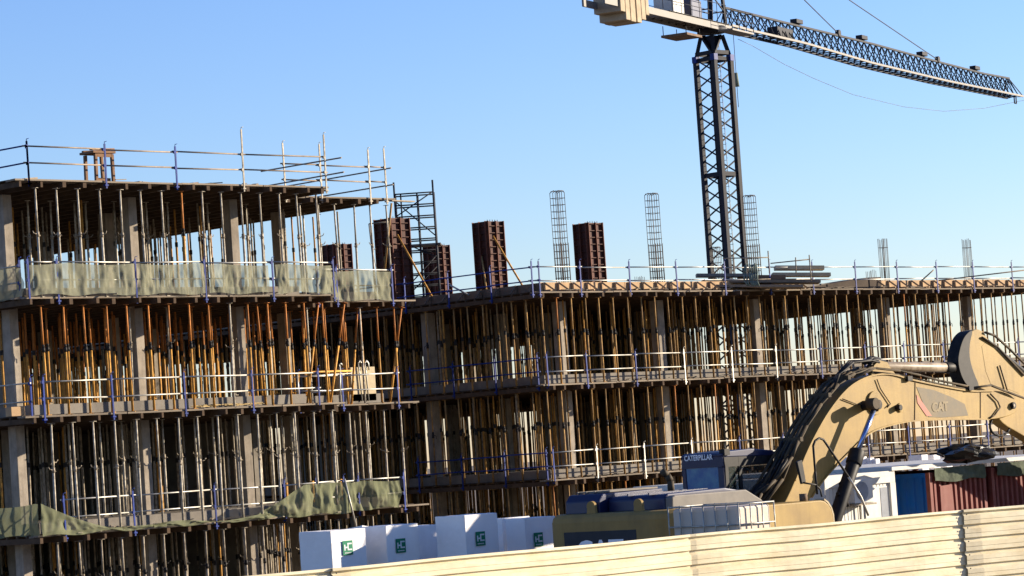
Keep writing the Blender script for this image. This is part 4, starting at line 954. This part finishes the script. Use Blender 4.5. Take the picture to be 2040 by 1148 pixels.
# ------------------------------------------------------------------ caged tanks in front of the excavator
def caged_tank(label, x0, x1, y0, y1, z0, z1):
    th_ = thing('caged_tank', (x0, y0, z0), label, 'tank', 'caged liquid tanks before the excavator')
    MB().box(x0+.05, x1-.05, y0+.05, y1-.05, z0+.13, z1-.05).build('bladder', ibcw, th_, bevel=.06)
    MB().box(x0, x1, y0, y1, z0, z0+.12).build('pallet', plyd, th_)
    m = MB(); n1, n2 = 4, 6
    for k in range(n1):
        x = x0+(x1-x0)*k/(n1-1)
        for y in (y0, y1): m.tube((x, y, z0+.1), (x, y, z1), .014, 6)
    for k in range(1, n2):
        y = y0+(y1-y0)*k/n2
        for x in (x0, x1): m.tube((x, y, z0+.1), (x, y, z1), .014, 6)
    for z in [z0+.2+(z1-z0-.22)*k/2 for k in range(3)]:
        m.path([(x0, y0, z), (x1, y0, z), (x1, y1, z), (x0, y1, z), (x0, y0, z)], .016, 6)
    m.build('cage', rail, th_)
q = D(1470, 1003, 56.6)
caged_tank('white plastic tank in a steel cage, on top, before the yellow fuel tank', q.x, q.x+1.05, q.y, q.y+1.75, q.z-.98, q.z)
caged_tank('white plastic tank in a steel cage, the lower one hidden by hoarding', q.x+.02, q.x+1.03, q.y+.02, q.y+1.73, q.z-.985-1.15, q.z-.985)

# ------------------------------------------------------------------ wrapped block packs with green labels
def pack(label, px, py, d, wl, wr, z0=0., logo=None, extra=0):
    P = D(px, py, d); x, y, zt = P.x, P.y, P.z
    th_ = thing('wrapped_pallet', (x, y, z0), label, 'wrapped pallet', 'white wrapped block packs behind the hoarding')
    m = MB(); rn = random.Random(int(px))
    m.box(x, x+wr, y, y+wl, z0+.12, zt)
    b = m.build('wrapping', white, th_, bevel=.012)
    sd = b.modifiers.new('s', 'SUBSURF'); sd.subdivision_type = 'SIMPLE'; sd.levels = 4; sd.render_levels = 4
    tx = bpy.data.textures.new('crinkle', 'CLOUDS'); tx.noise_scale = .35; dm = b.modifiers.new('d', 'DISPLACE'); dm.texture = tx; dm.strength = .025; dm.mid_level = .5; dm.texture_coords = 'GLOBAL'
    m = MB()
    for k in range(3): m.box(x+.02+k*(wr-.14)/2, x+.12+k*(wr-.14)/2, y+.02, y+wl-.02, z0, z0+.11)
    m.build('pallet', plyd, th_)
    if logo:
        lx, lz = T(logo[0], logo[1], y-.02); w = .29; h = .31; yy = y-.021
        lb = MB().box(lx, lx+w, yy-.004, yy, lz-h, lz).build('label', green, th_)
        m = MB(); u = w/10
        def bb(a, b_, c, d_): m.box(lx+a*u, lx+b_*u, yy-.009, yy-.0045, lz-h+c*u, lz-h+d_*u)
        bb(1.2, 2.4, 3.4, 7.8); bb(2.4, 4.5, 5.1, 6.2)                      # H whose right stem is the back of the C
        bb(4.5, 5.7, 3.4, 8.9); bb(5.7, 9.0, 7.8, 8.9); bb(5.7, 9.0, 3.4, 4.5)
        for k in range(8): bb(1.6+k*.85, 2.2+k*.85, 1.2, 1.9)
        m.build('logo', wlett, th_)
    return th_
pack('white wrapped pack with green label, leftmost in the row, half in sun', 658, 1058, 65, 1.02, 1.02, logo=(682, 1078))
pack('white wrapped pack with green label, second from the left, shaded face', 768, 1048, 66, .85, .98, logo=(788, 1074))
pack('tallest white wrapped pack with green label in the middle of row', 925, 1027, 66, .92, 1.02, logo=(947, 1060))
pack('white wrapped pack with green label beside the excavator counterweight', 1045, 1033, 67.6, .6, 1.0, logo=(1063, 1062))
pack('plain white wrapped pack between the second and the tallest packs', 832, 1048, 67.6, .5, .75)
pack('plain white wrapped pack between the tallest pack and excavator', 1000, 1033, 68.6, .3, .9)
o = MB(); P = D(722, 1054, 68); o.hexa([(P.x, P.y, 0), (P.x+.6, P.y, 0), (P.x+.6, P.y+.7, 0), (P.x, P.y+.7, 0), (P.x, P.y, P.z+.08), (P.x+.6, P.y, P.z-.02), (P.x+.6, P.y+.7, P.z-.1), (P.x, P.y+.7, P.z)])
o = o.build('wrapped_pallet', white); tag(o, 'white wrapped pack peeking out behind the first and second packs', 'wrapped pallet', 'white wrapped block packs behind the hoarding')

# ------------------------------------------------------------------ cabin and containers
ct = -17.3
ZC = T(1850, 932, ct)[1]
x0 = T(1642, 975, ct)[0]; x1 = T(1781, 942, ct)[0]
cb = thing('site_cabin', (x0, ct, 0), 'white site cabin with air conditioner behind the excavator cylinder', 'cabin')
m = MB(); k = x0+.1
while k < x1-.1: m.box(k, k+.10, ct+.03, ct+.05, .15, ZC-.3); m.box(k+.10, k+.13, ct+.04, ct+.05, .15, ZC-.3); k += .13
m.box(x0+.05, x1-.05, ct+.051, ct+5.9, .15, ZC-.05); m.build('wall', cabw, cb)
m = MB(); m.box(x0, x1, ct-.02, ct+6, ZC-.28, ZC); m.box(x0, x1, ct-.02, ct+6, 0, .15); m.box(x1-.22, x1+.002, ct-.025, ct+.14, .15, ZC-.28); m.box(x0, x0+.16, ct-.02, ct+.14, .15, ZC-.28); m.build('frame', cabw, cb, bevel=.01)
a = T(1722, 985, ct); b = T(1768, 985, ct)
m = MB(); m.box(a[0], b[0], ct+.0, ct+.028, .3, ZC-.35); m.build('door', cabw, cb, bevel=.005)
m = MB(); m.box(b[0]-.28, b[0]-.01, ct-.008, ct-.001, .3, ZC-.38); m.build('window', cabg, cb)
a = T(1678, 1005, ct); m = MB(); m.box(a[0], a[0]+.72, ct-.38, ct-.05, a[1], a[1]+.55); ac = m.build('air_conditioner', cabw, cb, bevel=.015)
m = MB(); m.tube((a[0]+.3, ct-.385, a[1]+.28), (a[0]+.3, ct-.40, a[1]+.28), .22, 20); m.build('fan_grille', cabg, cb)
m = MB(); m.box(a[0]-.05, a[0]+.8, ct-.4, ct, a[1]-.05, a[1]-.01); m.tube((a[0]+.6, ct-.05, a[1]), (a[0]+.6, ct-.03, .3), .02, 5); m.build('bracket', galvd, cb)
# white sill / roof sheet edge running over the containers
xa = T(1850, 938, ct)[0]; W = 2.35
def container(label, xs_, side_mat, front_mat, zt=ZC-.12):
    th_ = thing('shipping_container', (xs_, ct, 0), label, 'container', 'containers in a row beyond the hoarding')
    dp = 6.0
    m = MB(); pts = []; n = 10; x = xs_+.12; w = (W-.24)/n     # corrugated front
    for k in range(n): pts += [(x+k*w, ct+.10), (x+k*w+w*.38, ct+.10), (x+k*w+w*.5, ct+.035), (x+k*w+w*.88, ct+.035)]
    pts += [(xs_+W-.12, ct+.10), (xs_+W-.12, ct+.16), (xs_+.12, ct+.16)]
    m.prism(pts, 'z', .15, zt-.12); m.build('end_wall', front_mat, th_)
    m = MB(); pts = []; n = 22; y = ct+.12; w = (dp-.24)/n
    for k in range(n): pts += [(xs_+.07, y+k*w), (xs_+.07, y+k*w+w*.4), (xs_+.03, y+k*w+w*.5), (xs_+.03, y+k*w+w*.9)]
    pts += [(xs_+.07, ct+dp-.12), (xs_+.12, ct+dp-.12), (xs_+.12, y)]
    m.prism(pts, 'z', .15, zt-.12); m.build('side_wall', side_mat, th_)
    m = MB(); m.box(xs_+W-.12, xs_+W, ct+dp-.119, ct+dp, 0, zt); m.box(xs_, xs_+.12, ct+dp-.119, ct+dp, 0, zt); m.box(xs_+W-.12, xs_+W-.05, ct+.17, ct+dp-.1, .15, zt-.12); m.box(xs_+.13, xs_+W-.13, ct+.17, ct+dp, zt-.12, zt-.04); m.box(xs_+.13, xs_+W-.13, ct+dp-.1, ct+dp, .15, zt-.13); m.build('shell', front_mat, th_)
    m = MB()
    for x in (xs_, xs_+W-.12): m.box(x, x+.12, ct, ct+.12, 0, zt)
    m.box(xs_+.12, xs_+W-.12, ct+.005, ct+.115, zt-.12, zt-.01); m.box(xs_+.12, xs_+W-.12, ct+.005, ct+.115, 0, .15); m.build('frame', front_mat, th_, bevel=.008)
    m = MB(); m.box(xs_+.003, xs_+.117, ct+.12, ct+dp-.12, zt-.12, zt-.005); m.box(xs_+.003, xs_+.117, ct+.12, ct+dp-.12, 0, .15); m.build('side_rail', side_mat, th_)
    return th_
c1 = container('dented red container with a blue left wall, next to the white cabin', xa, cblue, cred)
m = MB(); a = T(1888, 1000, ct); m.prism([(a[0]-.28, a[1]-.9), (a[0]+.3, a[1]-.9), (a[0]+.26, a[1]+.42), (a[0]-.25, a[1]+.40)], 'y', ct+.015, ct+.034); m.build('dented_patch', cred, c1, bevel=.01)
container('red container at the right edge with a pale corner post', xa+W+.25, cred, cred)
container('farthest red container, cut by the right edge of the view', xa+2*W+.45, cred, cred)
m = MB(); ln = 3*W+1.0
m.hexa([(x1-.15, ct-.06, ZC+.0), (xa+ln, ct-.06, ZC+.0), (xa+ln, ct+6.2, ZC+.02), (x1-.15, ct+6.2, ZC+.02), (x1-.15, ct-.06, ZC+.09), (xa+ln, ct-.06, ZC+.09), (xa+ln, ct+6.2, ZC+.11), (x1-.15, ct+6.2, ZC+.11)])
o = m.build('roof_sheet', cabw, loc=(x1, ct, ZC)); tag(o, 'long white roof sheet laid over the blue and red containers', 'roof sheet')
for k, (a_, b_) in enumerate(((xa+.15, xa+W-.1), (xa+W+.4, xa+2*W+.1))):
    o = net(('green tarpaulin strip rolled under the roof sheet over the blue-walled container', 'green tarpaulin strip rolled under the roof sheet over the right container')[k], (a_, ct-.05), (b_, ct-.05), ZC-.36, ZC-.02, tarp, .06, 20+k, 0, nx=30, nz=5)
    o.name = 'tarpaulin'; o['category'] = 'tarpaulin'; o['group'] = 'tarpaulins over the containers'
# black sack on the roof sheet
m = MB(); rn = random.Random(3); P = D(1925, 912, 72); nu, nv = 18, 10; vs = []
for i in range(nu):
    for j in range(nv+1):
        u = 2*math.pi*i/nu; v = math.pi*j/nv; rr = 1+.22*math.sin(3*u+2*v)+.15*rn.uniform(-1, 1)
        vs.append((P.x+.78*rr*math.sin(v)*math.cos(u)*(1 if math.cos(u) < .2 else .9), P.y+.6*rr*math.sin(v)*math.sin(u), ZC+.30+.20*rr*math.cos(v)))
m.add(vs, [(i*(nv+1)+j, ((i+1) % nu)*(nv+1)+j, ((i+1) % nu)*(nv+1)+j+1, i*(nv+1)+j+1) for i in range(nu) for j in range(nv)])
o = m.build('plastic_sack', bagm, loc=(P.x, P.y, ZC+.1)); tag(o, 'crumpled black plastic sack lying on the container roof sheet', 'sack')
# white packs with green lettering standing on the ground floor edge
for k, (xx, lab) in enumerate(((1842, 'white pack with green lettering behind the containers, leftmost of three'), (1866, 'white pack with green lettering behind the containers, middle of three'), (1890, 'white pack with green lettering behind the containers, nearest the black sack'))):
    P = D(xx, 906, 92+k); th_ = thing('block_pack', (P.x, P.y, 0), lab, 'pack', 'white packs behind the containers')
    MB().box(P.x-.16, P.x+.16, P.y, P.y+.5, 0, P.z).build('wrapping', white, th_, bevel=.01)
    m = MB()
    for j in range(4): m.box(P.x-.13+j*.07, P.x-.09+j*.07, P.y-.01, P.y-.003, P.z-.27, P.z-.19)
    m.build('lettering', green, th_)
for k, (xx, lab) in enumerate(((1690, 'leftmost'), (1722, 'second'), (1737, 'third'), (1748, 'rightmost'))):
    P = D(xx, 908+2*k, 88); o = MB().box(P.x-.08, P.x+.1, P.y, P.y+.6, 0, P.z).build('white_board', white); tag(o, lab + ' pale upright board seen under the boom behind the cabin', 'board', 'pale upright boards behind the cabin')

# ------------------------------------------------------------------ hoarding
def fence_xy(px, ytop, z): return Z(px, ytop, z)
FH = 2.05
hf = thing('hoarding', (-4.25, -25.1, 0), 'cream corrugated metal hoarding with horizontal ribs across the foreground', 'hoarding')
joints = [(-30.0, -21.5, 2.05), (-12.31, -24.44, 2.05), (-4.25, -25.12, 2.05), (2.99, -26.12, 2.05), (12.5, -28.2, 2.01)]
pr = []    # profile across height: (z offset from top, outward)
z = 0; pr.append((.0, -.01)); pr.append((.0, .055)); pr.append((-.045, .06)); pr.append((-.06, .012))
z = -.085
while z > -1.9: pr += [(z, .0), (z-.035, .05), (z-.12, .052), (z-.125, .044), (z-.205, .046), (z-.222, .0)]; z -= .262
for i, (a, b) in enumerate(zip(joints, joints[1:])):
    A = Vector((a[0], a[1], 0)); B = Vector((b[0], b[1], 0)); d = (B-A).normalized(); nn = Vector((d.y, -d.x, 0))
    if nn.y > 0: nn = -nn
    m = MB(); lap = .10
    ns = 24; rows = []; rn = random.Random(i); wob = [rn.uniform(0, 6) for _ in range(4)]
    push = .07 if i % 2 else 0.0
    for k in range(ns+1):
        u = k/ns; P = A - d*lap*(i > 0) + (B-A+d*lap*(i > 0))*u
        wv = .010*math.sin(3*u*6+wob[0])+.006*math.sin(17*u+wob[1])
        # end of a sheet curls slightly
        curl = -.03*max(0, 1-k/1.0) if i else 0
        rows.append([P + nn*(o_+push+wv+curl) + Vector((0, 0, a[2]+(.02 if i == 3 else 0)*u+.008*math.sin(9*u+wob[2])+zo)) for zo, o_ in pr])
    npf = len(pr); vs = [p for r_ in rows for p in r_]
    fs = [(k*npf+j, (k+1)*npf+j, (k+1)*npf+j+1, k*npf+j+1) for k in range(ns) for j in range(npf-1)]
    m.add(vs, fs)
    o = m.build('sheet', fencem, hf); so_ = o.modifiers.new('sol', 'SOLIDIFY'); so_.thickness = .006
    if i:
        for zz in [FH-.09-.265*k for k in range(7)]:
            q = A + nn*(.05+push) - d*.05
            MB().tube(q+Vector((0,0,zz)), q+nn*.012+Vector((0,0,zz)), .014, 6).build('screw', dcol, hf)
        m = MB(); q = A - nn*.08; m.box(q.x-.04, q.x+.04, q.y-.04, q.y+.04, 0, FH-.06); m.build('post', galvd, hf)

# sub-parts built in thing space: hang flanges and seams correctly (panel/hood share the thing's origin)
for o in bpy.data.objects:
    if '_o' in o.keys(): del o['_o']
